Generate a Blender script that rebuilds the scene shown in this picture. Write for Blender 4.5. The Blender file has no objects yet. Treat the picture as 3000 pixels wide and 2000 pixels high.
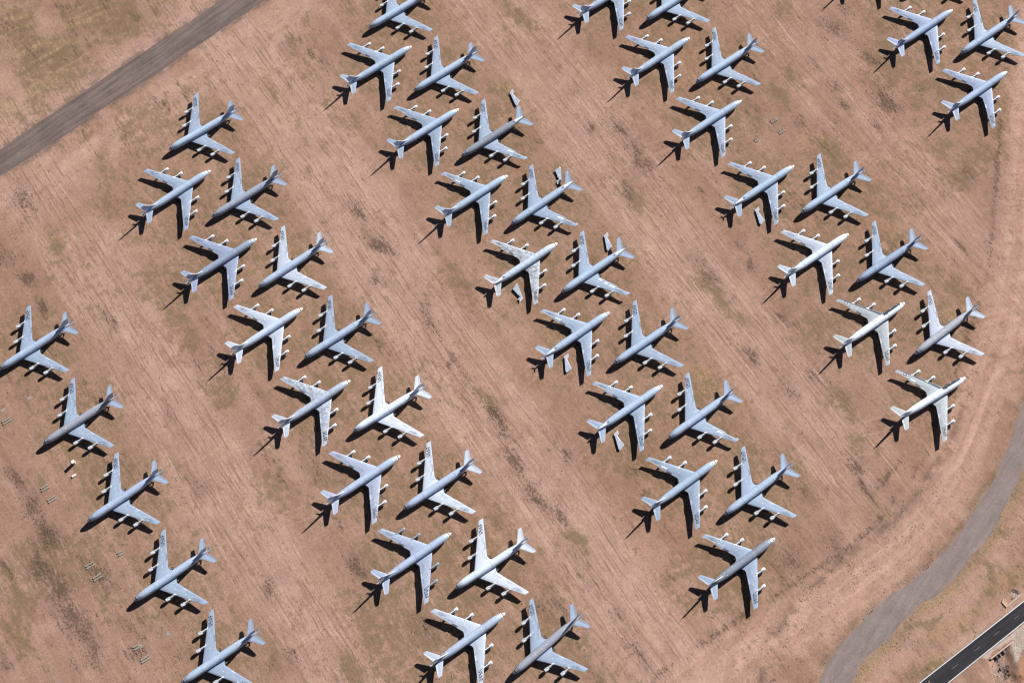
# Aerial view of a desert aircraft storage yard: rows of parked grey tanker jets on bare soil.
import bpy, bmesh, math, random, json
import numpy as np
from mathutils import Vector, Matrix
D = json.loads(r'''{"planes":{"B1":[-177.11,352.54,213.37],"A1":[-154.43,341.36,36.47],"B2":[-152.0,316.18,214.16],"B0":[-76.66,423.26,214.34],"A2":[-53.22,412.62,34.48],"B3":[-51.55,386.76,214.23],"A3":[-27.34,376.56,34.88],"B4":[-25.78,350.22,214.38],"A4":[-1.57,339.74,34.6],"B5":[0.09,313.39,215.83],"A5":[69.44,455.0,34.85],"B6":[71.72,429.25,215.18],"A6":[94.97,418.79,35.53],"B7":[97.08,392.83,214.45],"A7":[120.84,382.63,34.44],"A8":[146.11,346.24,34.51],"B8":[147.92,320.7,214.11],"A9":[236.95,436.49,34.78],"B9":[238.39,410.7,214.55],"A10":[262.17,400.27,35.04],"B11":[-249.58,236.81,215.35],"B12":[-223.87,200.66,214.82],"A12":[-128.1,304.82,35.27],"B13":[-125.82,279.36,215.6],"A13":[-102.93,268.75,34.95],"B14":[-100.95,243.55,213.95],"A14":[-77.51,232.63,34.6],"A15":[23.81,303.47,34.7],"B15":[25.53,277.83,215.14],"A16":[49.46,267.71,35.25],"B16":[50.98,241.88,214.39],"A17":[74.79,231.21,34.55],"B17":[76.33,205.32,215.18],"B18":[-75.24,207.73,212.91],"A18":[171.41,309.49,34.24],"B19":[173.2,284.46,213.62],"A19":[196.79,273.74,34.14],"B20":[199.12,247.71,216.06],"A20":[222.96,236.14,30.7],"B21":[-198.46,164.42,215.52],"B22":[-173.03,128.75,214.85],"B23":[-148.05,93.04,214.0],"A21":[-51.91,196.36,34.14],"B24":[-49.88,171.14,214.05],"A22":[-26.78,160.45,34.59],"B25":[-24.7,135.2,213.21],"A23":[-1.13,124.62,34.74],"B26":[2.46,98.05,219.42],"A24":[99.82,195.12,35.27],"B27":[101.83,169.67,215.23],"A25":[125.45,159.17,34.93],"A11":[212.37,473.87,35.2],"B10":[213.17,446.92,214.55]},"fins":{"A15":[2.17,281.51,5.93,274.03],"A17":[54.49,201.43,51.7,208.58],"B15":[50.54,301.67,48.48,309.31],"B4":[3.74,381.12,-0.09,387.94],"B5":[24.03,344.72,24.89,337.76],"A16":[29.33,238.8,27.96,246.26],"A8":[128.59,316.19,126.01,323.36]},"grav_hi":[[-265.21,353.43],[-244.69,370.72],[-222.4,389.14],[-199.64,407.03],[-178.68,423.47],[-156.69,441.05]],"grav_lo":[[-263.26,338.58],[-249.5,348.3],[-232.27,361.8],[-213.51,377.56],[-197.86,388.91],[-179.27,403.79],[-157.51,421.48],[-133.16,441.23]],"curve_l":[[251.02,224.7],[245.14,211.62],[239.16,199.28],[231.75,186.1],[225.45,179.23],[219.67,170.38],[210.18,158.25],[197.46,146.9],[185.12,138.3],[174.36,131.07],[161.35,120.04],[152.59,110.43],[146.81,104.07],[142.22,95.4]],"curve_r":[[247.23,193.09],[241.85,183.44],[236.14,175.91],[230.17,165.74],[223.73,157.01],[210.87,145.02],[203.29,137.12],[191.84,130.54],[184.4,122.76],[177.12,116.31],[169.23,109.9],[162.06,103.55],[156.79,95.49]],"asph_hi":[[205.86,108.58],[240.03,132.29]],"asph_lo":[[204.78,97.97],[238.82,122.13]],"line_hi":[[205.82,108.16],[239.99,132.0]],"line_lo":[[204.84,98.53],[238.88,122.65]],"dash":[[[234.5,123.92],[236.8,125.5]],[[224.41,116.71],[227.03,118.59]],[[214.22,109.58],[217.23,111.6]],[[203.39,101.91],[206.45,104.05]]],"head1":[[230.52,132.72],[229.83,131.26],[231.27,129.24],[239.26,134.83]],"head2":[[221.58,106.34],[232.08,113.53]],"holes":[[224.46,107.29],[226.09,108.43],[228.04,109.73]],"rip1":[[235.29,137.23],[237.86,135.79],[238.19,134.76],[235.01,132.26],[234.24,133.42]],"rip2":[[234.17,117.2],[238.65,120.69],[237.45,110.65],[235.36,106.93],[233.46,103.52],[232.36,106.91],[231.46,112.03]],"ditch":[[224.87,106.86],[228.03,108.31],[229.44,104.91],[228.4,95.93],[223.63,95.9],[221.78,100.62]],"pale":[[217.52,105.4],[219.06,108.53],[230.75,116.32],[238.78,121.84],[238.58,120.11],[233.09,115.76],[222.03,108.27]],"redsoil":[[235.6,106.37],[237.11,107.8],[235.71,95.98],[231.39,95.95]],"ditchbush":[[229.06,102.92],[229.01,101.23],[229.27,99.54],[225.49,101.77],[222.06,103.16]],"beams":[[-195.56,145.03,4.2],[-191.49,139.71,4.2],[-170.41,108.71,2.3],[-165.69,103.72,4.4],[-243.32,212.46,4.4],[-217.03,175.35,4.2],[-221.08,180.56,3.6],[-181.94,150.6,2.4]],"sheet":[[-168.51,109.57],[-233.8,223.7],[-156.26,114.84],[-245.9,217.68]],"box":[-208.38,192.41],"crate":[-207.75,186.42],"racks":[[137.67,372.79],[141.32,366.64],[127.86,361.55]],"veg":[[-236.87,401.65,25.1,11.4,0.7,"o"],[-224.54,430.04,19.7,9.1,0.6,"o"],[-261.64,427.15,11.4,6.8,0.5,"o"],[-253.31,410.02,15.2,6.1,0.6,"d"],[-264.16,392.17,11.4,5.3,1,"p"],[-247.52,426.39,9.1,4.6,0.8,"p"],[-197.73,435.48,11.4,4.6,0.6,"p"],[-249.9,382.26,9.1,6.1,0.6,"o"],[-258.56,372.26,11.4,4.6,0.6,"o"],[-170.05,386.2,9.1,6.1,0.5,"o"],[-202.03,362.03,11.4,6.1,0.5,"y"],[-190.15,356.43,19.0,10.6,0.35,"o"],[-152.15,402.3,12.2,5.3,0.5,"d"],[-159.18,393.81,7.6,4.6,0.4,"o"],[-248.91,325.6,12.9,8.4,0.8,"d"],[-258.29,317.68,4.6,4.6,0.7,"y"],[-250.59,327.16,3.0,2.3,0.9,"y"],[-211.48,344.17,7.6,5.3,0.5,"o"],[-116.24,420.51,7.6,4.6,0.6,"d"],[-122.29,417.88,6.8,1.5,0.8,"g"],[-128.21,389.86,9.1,3.8,0.5,"o"],[-111.53,366.8,15.2,5.3,0.35,"o"],[-155.68,398.05,7.6,4.6,0.4,"d"],[-229.35,356.13,15.2,9.1,0.4,"p"],[-137.63,415.19,22.8,6.1,0.4,"p"],[-98.14,329.09,15.2,4.6,0.3,"p"],[4.31,430.96,14.4,6.1,0.8,"o"],[-5.89,436.98,9.1,4.6,0.6,"y"],[-3.95,391.65,6.8,6.1,0.7,"y"],[-3.15,386.64,9.9,7.6,0.6,"o"],[46.09,403.83,4.6,3.8,0.6,"y"],[40.95,425.18,11.4,4.6,0.4,"o"],[55.42,368.07,12.2,4.6,0.8,"d"],[66.36,350.27,14.4,5.3,0.9,"d"],[60.73,334.23,8.4,3.8,0.8,"d"],[65.86,330.31,12.2,5.3,0.7,"o"],[41.74,366.33,3.4,2.1,1,"d"],[40.19,363.86,2.3,1.5,0.8,"d"],[13.69,361.22,6.8,4.6,0.5,"d"],[23.45,345.93,8.4,6.1,0.6,"o"],[32.86,391.09,15.2,4.6,0.4,"d"],[64.99,355.92,1.9,1.9,1,"y"],[46.95,409.78,9.9,4.6,0.4,"d"],[-76.84,321.37,9.9,3.4,0.9,"d"],[17.52,390.97,22.8,6.8,0.3,"p"],[28.79,358.08,26.6,6.1,0.35,"p"],[-63.66,367.17,11.4,4.6,0.4,"o"],[-85.04,386.85,4.6,3.0,0.4,"p"],[-25.44,435.08,9.1,4.6,0.3,"o"],[-90.56,438.94,4.6,3.8,0.5,"o"],[147.01,438.17,9.9,6.8,0.6,"o"],[173.69,427.94,12.2,6.8,0.8,"d"],[158.31,431.29,4.6,3.0,0.6,"y"],[191.52,407.49,8.4,4.2,0.9,"d"],[139.32,386.89,9.1,6.1,0.8,"o"],[147.71,398.69,12.9,4.6,0.6,"o"],[169.61,392.98,9.1,5.3,0.7,"d"],[175.52,379.69,5.3,3.8,0.9,"d"],[198.85,384.85,9.9,6.1,1,"d"],[225.55,361.18,9.9,6.1,0.7,"o"],[168.85,351.04,13.7,8.4,0.8,"o"],[164.96,359.91,1.9,1.9,1,"y"],[161.48,408.96,7.6,3.8,0.6,"d"],[192.25,369.92,4.6,3.0,0.7,"d"],[149.99,362.24,8.4,5.3,0.6,"y"],[125.83,377.66,6.1,3.8,0.5,"d"],[170.16,368.93,11.4,3.8,0.6,"d"],[252.55,352.47,17.5,3.0,0.6,"o"],[235.04,343.5,6.1,4.6,0.6,"d"],[199.86,327.35,9.1,4.6,0.5,"d"],[220.19,344.99,4.6,3.0,0.6,"d"],[114.89,421.44,9.1,9.1,0.35,"o"],[117.68,398.46,9.9,6.8,0.4,"o"],[184.59,417.68,19.0,4.6,0.3,"d"],[203.2,426.44,8.4,4.6,0.5,"d"],[259.64,329.37,9.9,4.6,0.6,"d"],[126.16,369.42,9.1,4.6,0.5,"o"],[118.13,440.57,6.1,3.0,0.5,"d"],[186.71,395.62,11.4,3.8,0.5,"d"],[217.47,395.86,7.6,3.0,0.4,"d"],[268.17,435.62,9.1,7.6,0.4,"o"],[155.18,383.68,19.0,4.6,0.3,"p"],[246.97,384.38,22.8,5.3,0.3,"r"],[259.42,359.81,15.2,5.3,0.3,"r"],[-244.23,282.52,8.4,3.4,1,"d"],[-233.68,267.59,7.2,2.9,1,"d"],[-229.09,302.48,10.6,5.7,0.8,"o"],[-231.2,307.88,4.6,3.0,0.7,"y"],[-200.93,265.59,9.9,4.6,0.7,"d"],[-253.38,296.92,12.9,5.3,0.7,"d"],[-207.94,218.33,15.2,4.6,0.3,"d"],[-184.54,238.56,9.9,3.8,0.5,"d"],[-206.31,268.53,7.6,3.0,0.5,"o"],[-155.79,305.34,9.9,6.1,0.4,"d"],[-182.74,279.19,19.0,4.6,0.4,"p"],[-170.98,253.98,26.6,5.3,0.45,"p"],[-206.48,297.27,22.8,4.6,0.3,"p"],[-166.02,215.08,9.9,4.6,0.5,"d"],[-135.78,234.57,9.9,3.8,0.3,"d"],[-122.39,226.05,7.6,4.6,0.5,"d"],[-247.63,235.94,7.6,3.8,0.5,"d"],[-239.6,228.81,11.4,3.8,0.5,"d"],[-201.84,253.76,9.1,3.8,0.4,"o"],[-66.39,300.6,11.4,3.4,1,"d"],[-67.92,283.8,3.8,2.3,0.8,"d"],[-37.54,263.8,15.2,2.9,0.8,"d"],[-27.05,244.77,11.4,2.3,0.8,"d"],[-29.43,238.94,2.4,2.1,1,"d"],[-5.33,216.92,13.7,3.8,1,"d"],[0.37,207.1,9.1,3.4,0.8,"d"],[-7.52,223.3,7.6,3.8,0.6,"o"],[-63.01,250.35,4.6,3.0,0.7,"d"],[-19.71,233.24,7.6,1.9,0.6,"d"],[-43.52,271.2,11.4,1.9,0.6,"d"],[53.1,248.98,3.8,2.7,0.7,"d"],[17.3,258.27,6.8,6.1,0.5,"y"],[19.44,252.4,7.6,6.1,0.5,"o"],[-1.05,308.02,9.1,3.8,0.5,"o"],[-8.27,293.36,9.9,6.1,0.35,"o"],[-48.42,242.43,9.1,3.0,0.5,"d"],[-24.5,300.13,19.0,4.6,0.35,"p"],[-14.9,244.85,26.6,6.1,0.35,"r"],[6.57,239.2,15.2,3.8,0.3,"r"],[74.31,287.87,4.6,3.0,0.5,"d"],[58.24,287.75,4.6,3.0,0.5,"o"],[-56.51,208.81,9.1,4.6,0.35,"d"],[-32.18,219.57,19.0,4.6,0.35,"p"],[-52.06,289.23,22.8,4.6,0.35,"p"],[74.71,252.8,4.6,2.3,0.6,"d"],[101.09,279.75,13.7,4.2,1,"o"],[97.88,290.32,13.7,3.8,0.7,"d"],[118.43,249.45,6.8,3.4,1,"d"],[113.63,268.6,5.3,3.4,0.8,"o"],[136.52,264.31,9.9,3.8,0.7,"d"],[118.4,291.23,2.7,2.3,0.9,"d"],[113.79,301.92,6.8,3.8,0.6,"d"],[147.76,238.03,6.8,4.6,0.7,"d"],[161.01,224.49,12.2,6.1,0.7,"o"],[155.86,231.61,7.6,4.6,0.6,"d"],[148.68,284.62,6.8,4.6,0.7,"o"],[95.59,234.05,8.4,6.8,0.9,"y"],[89.13,232.57,6.1,4.6,0.6,"o"],[229.31,302.76,11.4,1.2,0.9,"d"],[224.92,295.83,6.1,1.2,0.8,"d"],[194.05,311.78,8.4,3.0,0.6,"y"],[168.13,206.87,11.4,6.1,0.5,"o"],[216.43,269.34,4.6,3.0,0.5,"y"],[245.89,299.81,6.1,3.0,0.6,"d"],[236.77,256.9,6.1,2.7,0.4,"d"],[232.32,216.47,6.1,3.8,0.5,"o"],[244.54,230.8,11.4,3.0,0.3,"p"],[246.28,309.84,4.6,2.3,0.5,"d"],[196.99,215.51,11.4,6.1,0.4,"o"],[137.83,227.18,7.6,3.8,0.6,"d"],[129.48,242.25,11.4,3.0,0.3,"d"],[225.14,283.67,15.2,4.6,0.35,"r"],[99.79,249.32,22.8,4.6,0.35,"r"],[118.35,220.63,22.8,3.0,0.35,"r"],[-236.55,182.86,11.4,6.1,0.9,"d"],[-225.26,170.02,9.9,6.8,0.9,"d"],[-217.62,157.99,12.9,6.8,1,"d"],[-218.67,144.08,12.9,6.1,1,"d"],[-208.03,134.34,11.4,6.8,1,"d"],[-202.42,120.81,12.9,6.8,1,"d"],[-195.08,115.1,12.9,6.1,0.9,"d"],[-190.31,108.15,11.4,5.3,0.8,"d"],[-193.42,142.94,6.8,4.6,0.9,"d"],[-188.98,133.17,8.4,4.6,0.7,"o"],[-187.37,137.09,5.3,3.8,0.6,"d"],[-200.18,148.82,4.6,3.8,0.6,"d"],[-168.76,105.76,6.8,4.6,0.8,"d"],[-166.95,114.65,11.4,5.3,0.5,"d"],[-174.26,121.0,8.4,3.8,0.6,"d"],[-204.47,187.2,9.9,2.7,0.6,"o"],[-220.54,182.29,4.6,3.0,0.6,"o"],[-229.8,135.5,25.1,1.7,0.9,"o"],[-220.64,116.21,25.1,1.7,0.8,"o"],[-235.13,145.28,19.0,1.1,0.9,"d"],[-226.95,129.02,19.0,1.1,0.8,"o"],[-227.71,98.45,7.6,5.3,0.7,"d"],[-195.25,98.67,6.8,3.0,0.6,"d"],[-111.53,136.29,9.1,4.6,0.8,"d"],[-150.44,180.73,6.8,3.0,0.6,"d"],[-105.98,102.4,7.6,3.8,0.5,"d"],[-98.71,103.08,4.6,3.4,0.7,"d"],[-136.5,188.36,7.6,3.8,0.3,"d"],[-136.18,131.58,3.8,3.0,0.6,"d"],[-119.62,107.35,9.9,4.6,0.4,"d"],[-92.81,190.04,7.6,4.6,0.6,"d"],[-160.34,152.4,11.4,3.0,0.4,"o"],[-208.98,119.48,4.6,4.6,0.9,"p"],[-182.85,113.27,7.6,3.0,0.5,"p"],[-159.13,124.31,6.1,4.6,0.5,"d"],[-184.27,193.55,7.6,3.0,0.5,"d"],[-122.89,172.76,22.8,4.6,0.35,"p"],[5.34,193.48,11.4,3.4,0.9,"d"],[17.16,177.11,12.9,3.0,0.9,"d"],[25.4,169.05,9.1,2.7,0.9,"d"],[32.18,157.7,6.8,3.0,1,"o"],[37.48,143.85,15.2,3.0,0.5,"d"],[26.61,195.36,5.3,3.0,0.8,"d"],[-70.58,145.74,8.4,3.8,0.9,"d"],[-69.23,100.13,9.9,4.6,0.9,"o"],[-38.51,116.79,7.6,3.8,0.8,"d"],[-17.04,155.37,7.6,3.4,0.5,"d"],[-10.57,130.48,15.2,4.6,0.4,"o"],[23.82,128.77,9.9,4.6,0.7,"d"],[18.42,126.15,8.4,4.6,0.6,"d"],[40.82,139.94,4.6,3.0,0.6,"d"],[62.29,105.4,11.4,3.8,0.7,"d"],[55.82,113.59,9.9,3.8,0.5,"d"],[52.65,121.88,6.8,2.7,0.6,"d"],[51.64,173.96,26.6,5.3,0.4,"r"],[67.95,140.77,19.0,6.8,0.35,"r"],[-31.04,170.01,7.6,4.6,0.5,"o"],[-20.03,131.71,9.1,5.3,0.5,"o"],[-35.05,165.27,4.6,3.0,0.5,"o"],[-76.24,179.87,7.6,3.8,0.6,"d"],[8.96,142.34,7.6,4.6,0.4,"d"],[-61.02,144.49,6.1,3.0,0.5,"d"],[164.97,193.21,8.4,4.6,1,"d"],[177.0,187.1,4.6,3.0,0.7,"d"],[171.11,182.95,12.9,1.2,0.9,"d"],[180.65,189.18,1.2,11.4,0.9,"d"],[185.13,176.91,11.4,2.3,0.7,"d"],[180.35,169.44,12.9,4.6,0.6,"o"],[201.59,190.02,8.4,5.3,0.7,"d"],[159.02,151.26,11.4,2.7,0.8,"d"],[161.76,142.72,4.6,2.7,0.8,"d"],[178.11,159.36,12.2,3.0,0.9,"d"],[189.32,162.11,4.6,4.6,0.6,"d"],[173.86,149.38,2.3,9.1,0.7,"d"],[189.01,158.77,1.8,12.9,0.8,"d"],[145.88,128.94,1.5,8.4,0.9,"d"],[124.27,116.6,1.1,11.4,0.8,"d"],[131.74,151.08,11.4,4.6,0.7,"d"],[125.37,147.07,8.4,3.8,0.6,"d"],[136.84,188.88,6.8,3.8,0.8,"o"],[141.77,179.33,6.1,3.0,0.7,"d"],[94.51,157.46,9.1,4.6,0.4,"o"],[102.91,161.52,6.1,3.8,0.6,"o"],[95.6,150.83,12.2,6.1,0.5,"o"],[87.56,119.55,15.2,7.6,0.35,"r"],[110.64,112.05,19.0,6.8,0.25,"p"],[145.37,181.4,19.0,2.3,0.4,"r"],[168.53,168.01,11.4,6.1,0.4,"r"],[155.51,131.59,4.6,10.6,0.3,"r"],[106.1,170.95,4.6,3.0,0.5,"d"],[121.42,161.65,4.6,3.0,0.5,"d"],[179.99,141.53,1.5,12.2,0.5,"p"],[185.56,166.11,3.0,15.2,0.4,"p"],[227.19,145.13,4.6,2.3,0.9,"o"],[225.78,138.57,3.0,2.3,0.8,"o"],[233.08,161.07,4.6,3.0,0.8,"o"],[237.01,141.92,3.0,2.3,0.9,"o"],[219.65,132.03,2.3,4.6,0.5,"o"],[191.73,122.17,1.5,16.7,0.8,"o"],[200.86,112.65,1.7,19.7,0.8,"y"],[193.38,104.38,1.7,12.9,0.8,"o"],[184.87,113.18,3.0,10.6,0.6,"d"],[168.71,103.59,1.2,15.2,0.8,"y"],[201.8,135.8,1.2,9.1,0.8,"y"],[190.25,127.95,1.1,9.1,0.9,"y"],[211.89,122.3,3.0,7.6,0.5,"o"],[238.92,182.05,2.3,9.1,0.8,"o"],[232.77,170.47,2.0,9.1,0.7,"y"],[225.09,175.83,1.1,12.2,0.5,"o"],[211.2,161.59,1.1,9.1,0.5,"o"],[197.96,152.19,1.1,6.8,0.8,"d"],[189.11,144.87,1.1,6.8,0.5,"d"],[171.95,126.53,1.1,9.1,0.7,"d"],[205.84,122.26,3.8,7.6,0.5,"p"],[214.38,126.82,3.8,4.6,0.4,"p"],[235.81,155.1,7.6,3.0,0.4,"p"]],"cam":{"f":5357.957371871024,"H":884.634181052716,"pitch":0.4636114697359891,"roll":0.007003881452115091,"cx":1499.9624238977938,"cy":-0.011369961035916394,"sx":-1.0522470183125212,"sy":-1.138182955423017},"corners":[[-276.6,440.11],[277.16,444.45],[-230.96,92.91],[235.72,95.99]],"verge":[[292.16,471.24],[280.94,418.43],[270.62,368.06],[262.35,324.0],[258.75,302.98],[253.58,283.87],[244.05,257.69],[232.62,232.15],[221.85,210.76],[215.39,199.11],[211.89,188.71],[199.82,171.59],[180.96,152.73],[162.87,139.45],[141.66,126.33],[120.77,114.03],[93.3,96.82],[79.74,88.03]]}''')
random.seed(7); RNG = np.random.default_rng(11)
S = bpy.context.scene
COL = S.collection

# ------------------------------------------------------------------ helpers
def tag(o, label=None, cat=None, group=None, kind=None):
    if label: o['label'] = label
    if cat: o['category'] = cat
    if group: o['group'] = group
    if kind: o['kind'] = kind
    return o

def empty(name, loc, rz=0.0):
    o = bpy.data.objects.new(name, None); COL.objects.link(o)
    o.empty_display_size = 1.0
    o.location = loc; o.rotation_euler = (0, 0, rz)
    return o

def build(name, V, F, mats, parent=None, smooth=None, mi=None):
    me = bpy.data.meshes.new(name)
    me.from_pydata([tuple(v) for v in V], [], [tuple(f) for f in F])
    if not isinstance(mats, (list, tuple)): mats = [mats]
    for m in mats: me.materials.append(m)
    if mi is not None: me.polygons.foreach_set('material_index', mi)
    bm = bmesh.new(); bm.from_mesh(me)
    bmesh.ops.recalc_face_normals(bm, faces=bm.faces); bm.to_mesh(me); bm.free()
    if smooth is not None:
        me.shade_smooth()
        me.set_sharp_from_angle(angle=math.radians(smooth))
    me.update()
    o = bpy.data.objects.new(name, me); COL.objects.link(o)
    if parent is not None: o.parent = parent
    return o

class MB:
    def __init__(s): s.V = []; s.F = []; s.M = []
    def add(s, V, F, m=0):
        n = len(s.V); s.V += [tuple(v) for v in V]
        for f in F: s.F.append(tuple(i + n for i in f)); s.M.append(m)
    def loft(s, rings, m=0, cap=True, closed=True):
        n = len(rings[0]); V = [p for r in rings for p in r]; F = []
        for i in range(len(rings) - 1):
            for j in range(n if closed else n - 1):
                k = (j + 1) % n
                F.append((i*n + j, i*n + k, (i+1)*n + k, (i+1)*n + j))
        if cap and closed:
            F.append(tuple(range(n))[::-1]); F.append(tuple(range((len(rings)-1)*n, len(rings)*n)))
        s.add(V, F, m)
    def box(s, c, d, R=None, m=0):
        V = [Vector(((i-.5)*d[0], (j-.5)*d[1], (k-.5)*d[2])) for i in (0, 1) for j in (0, 1) for k in (0, 1)]
        if R is not None: V = [R @ v for v in V]
        V = [v + Vector(c) for v in V]
        s.add(V, [(0,1,3,2),(4,6,7,5),(0,4,5,1),(2,3,7,6),(0,2,6,4),(1,5,7,3)], m)
    def tube(s, pts, radii, n=10, m=0):
        rings = []
        for i, p in enumerate(pts):
            a = Vector(pts[max(i-1, 0)]); b = Vector(pts[min(i+1, len(pts)-1)])
            t = (b - a).normalized(); u = t.cross(Vector((0, 0, 1)))
            if u.length < 1e-3: u = Vector((0, 1, 0))
            u.normalize(); w = t.cross(u)
            rings.append([Vector(p) + radii[i]*(math.cos(2*math.pi*k/n)*u + math.sin(2*math.pi*k/n)*w) for k in range(n)])
        s.loft(rings, m)
    def build(s, name, mats, parent=None, smooth=None):
        return build(name, s.V, s.F, mats, parent, smooth, s.M)

# ------------------------------------------------------------------ numpy noise
def _hash(ix, iy, seed):
    h = (ix.astype(np.int64)*374761393 + iy.astype(np.int64)*668265263 + seed*982451653) & 0xFFFFFFFF
    h = ((h ^ (h >> 13))*1274126177) & 0xFFFFFFFF
    return ((h ^ (h >> 16)) & 0xFFFFFF)/float(0xFFFFFF)
def vn(x, y, seed=0):
    ix = np.floor(x); iy = np.floor(y); fx = x-ix; fy = y-iy
    fx = fx*fx*(3-2*fx); fy = fy*fy*(3-2*fy)
    a = _hash(ix, iy, seed); b = _hash(ix+1, iy, seed); c = _hash(ix, iy+1, seed); d = _hash(ix+1, iy+1, seed)
    return (a*(1-fx)+b*fx)*(1-fy)+(c*(1-fx)+d*fx)*fy
def fbm(x, y, seed=0, o=4, g=.5):
    r = 0; a = 1; t = 0
    for i in range(o):
        r = r+a*vn(x, y, seed+i*17); t += a; a *= g; x = x*2.03; y = y*2.03
    return r/t
def sst(a, b, x):
    t = np.clip((x-a)/(b-a), 0, 1); return t*t*(3-2*t)
def polydist(X, Y, P):
    d = np.full(X.shape, 1e9)
    for (ax, ay), (bx, by) in zip(P[:-1], P[1:]):
        vx, vy = bx-ax, by-ay; L = vx*vx+vy*vy
        t = np.clip(((X-ax)*vx+(Y-ay)*vy)/L, 0, 1)
        d = np.minimum(d, np.hypot(X-ax-t*vx, Y-ay-t*vy))
    return d
def side(X, Y, P):          # >0 on the left of the polyline's direction (nearest segment, ends extended)
    best = np.full(X.shape, 1e18); s = np.zeros(X.shape)
    for (ax, ay), (bx, by) in zip(P[:-1], P[1:]):
        vx, vy = bx-ax, by-ay; L = vx*vx+vy*vy
        t = np.clip(((X-ax)*vx+(Y-ay)*vy)/L, 0, 1)
        dd = (X-ax-t*vx)**2+(Y-ay-t*vy)**2
        m = dd < best; best = np.where(m, dd, best)
        s = np.where(m, np.sign(vx*(Y-ay)-vy*(X-ax)), s)
    return s*np.sqrt(best)
def inpoly(X, Y, P):
    r = np.zeros(X.shape, bool); n = len(P)
    for i in range(n):
        ax, ay = P[i]; bx, by = P[(i+1) % n]
        if ay == by: continue
        c = ((ay > Y) != (by > Y)) & (X < (bx-ax)*(Y-ay)/(by-ay)+ax)
        r ^= c
    return r

# ------------------------------------------------------------------ materials
def new_mat(name):
    m = bpy.data.materials.new(name); m.use_nodes = True
    return m, m.node_tree.nodes, m.node_tree.links, m.node_tree.nodes['Principled BSDF']
def sv(b, **k):
    for n, v in k.items(): b.inputs[n.replace('_', ' ')].default_value = v
def flat(name, c, rough=.6, spec=.3, metal=0, var=.12, scale=3.0):
    m, N, L, b = new_mat(name); sv(b, Roughness=rough, Metallic=metal); b.inputs['Specular IOR Level'].default_value = spec
    tc = N.new('ShaderNodeTexCoord'); ns = N.new('ShaderNodeTexNoise'); ns.inputs['Scale'].default_value = scale; ns.inputs['Detail'].default_value = 4
    L.new(tc.outputs['Object'], ns.inputs['Vector'])
    mp = N.new('ShaderNodeMapRange'); mp.inputs['To Min'].default_value = 1-var; mp.inputs['To Max'].default_value = 1+var
    L.new(ns.outputs['Fac'], mp.inputs['Value'])
    mx = N.new('ShaderNodeMix'); mx.data_type = 'RGBA'; mx.blend_type = 'MULTIPLY'; mx.inputs['Factor'].default_value = 1
    mx.inputs[6].default_value = (*c, 1); L.new(mp.outputs[0], mx.inputs[7]); L.new(mx.outputs[2], b.inputs['Base Color'])
    return m
def skin_mat(name, rough=.5):
    # weathered aircraft paint; the colour is each object's own, alpha says how blotchy it is
    m, N, L, b = new_mat(name); sv(b, Roughness=rough); b.inputs['Specular IOR Level'].default_value = .35
    oi = N.new('ShaderNodeObjectInfo'); tc = N.new('ShaderNodeTexCoord')
    off = N.new('ShaderNodeVectorMath'); off.operation = 'MULTIPLY_ADD'
    cb = N.new('ShaderNodeCombineXYZ'); L.new(oi.outputs['Random'], cb.inputs[0]); L.new(oi.outputs['Random'], cb.inputs[1])
    off.inputs[1].default_value = (90, 57, 0); L.new(cb.outputs[0], off.inputs[0]); L.new(tc.outputs['Object'], off.inputs[2])
    def noise(scale, detail, vec, rough=.6):
        n = N.new('ShaderNodeTexNoise'); n.inputs['Scale'].default_value = scale; n.inputs['Detail'].default_value = detail
        n.inputs['Roughness'].default_value = rough; L.new(vec, n.inputs['Vector']); return n.outputs['Fac']
    def rng(x, lo, hi, a=.3, c=.7):
        r = N.new('ShaderNodeMapRange'); r.inputs['From Min'].default_value = a; r.inputs['From Max'].default_value = c
        r.inputs['To Min'].default_value = lo; r.inputs['To Max'].default_value = hi; L.new(x, r.inputs['Value']); return r.outputs[0]
    v = off.outputs[0]
    broad = rng(noise(.22, 3, v), .95, 1.05)
    mpn = N.new('ShaderNodeMapping'); mpn.inputs['Scale'].default_value = (.35, 2.2, 1); L.new(v, mpn.inputs['Vector'])
    streak = rng(noise(1.1, 4, mpn.outputs[0]), .95, 1.04)
    blot = rng(noise(.75, 5, v, .7), 0, 1, .44, .6)
    am = N.new('ShaderNodeMath'); am.operation = 'MULTIPLY'; L.new(blot, am.inputs[0]); L.new(oi.outputs['Alpha'], am.inputs[1])
    inv = N.new('ShaderNodeMath'); inv.operation = 'MULTIPLY_ADD'; L.new(am.outputs[0], inv.inputs[0]); inv.inputs[1].default_value = -.55; inv.inputs[2].default_value = 1
    q = N.new('ShaderNodeMath'); q.operation = 'MULTIPLY'; L.new(broad, q.inputs[0]); L.new(streak, q.inputs[1])
    q2 = N.new('ShaderNodeMath'); q2.operation = 'MULTIPLY'; L.new(q.outputs[0], q2.inputs[0]); L.new(inv.outputs[0], q2.inputs[1])
    mx = N.new('ShaderNodeMix'); mx.data_type = 'RGBA'; mx.blend_type = 'MULTIPLY'; mx.inputs['Factor'].default_value = 1
    L.new(oi.outputs['Color'], mx.inputs[6]); L.new(q2.outputs[0], mx.inputs[7]); L.new(mx.outputs[2], b.inputs['Base Color'])
    return m
def attr_mat(name, attr='col', rough=.95, fine=.16):
    m, N, L, b = new_mat(name); sv(b, Roughness=rough); b.inputs['Specular IOR Level'].default_value = .1
    at = N.new('ShaderNodeAttribute'); at.attribute_name = attr; L.new(at.outputs['Color'], b.inputs['Base Color'])
    return m

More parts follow.
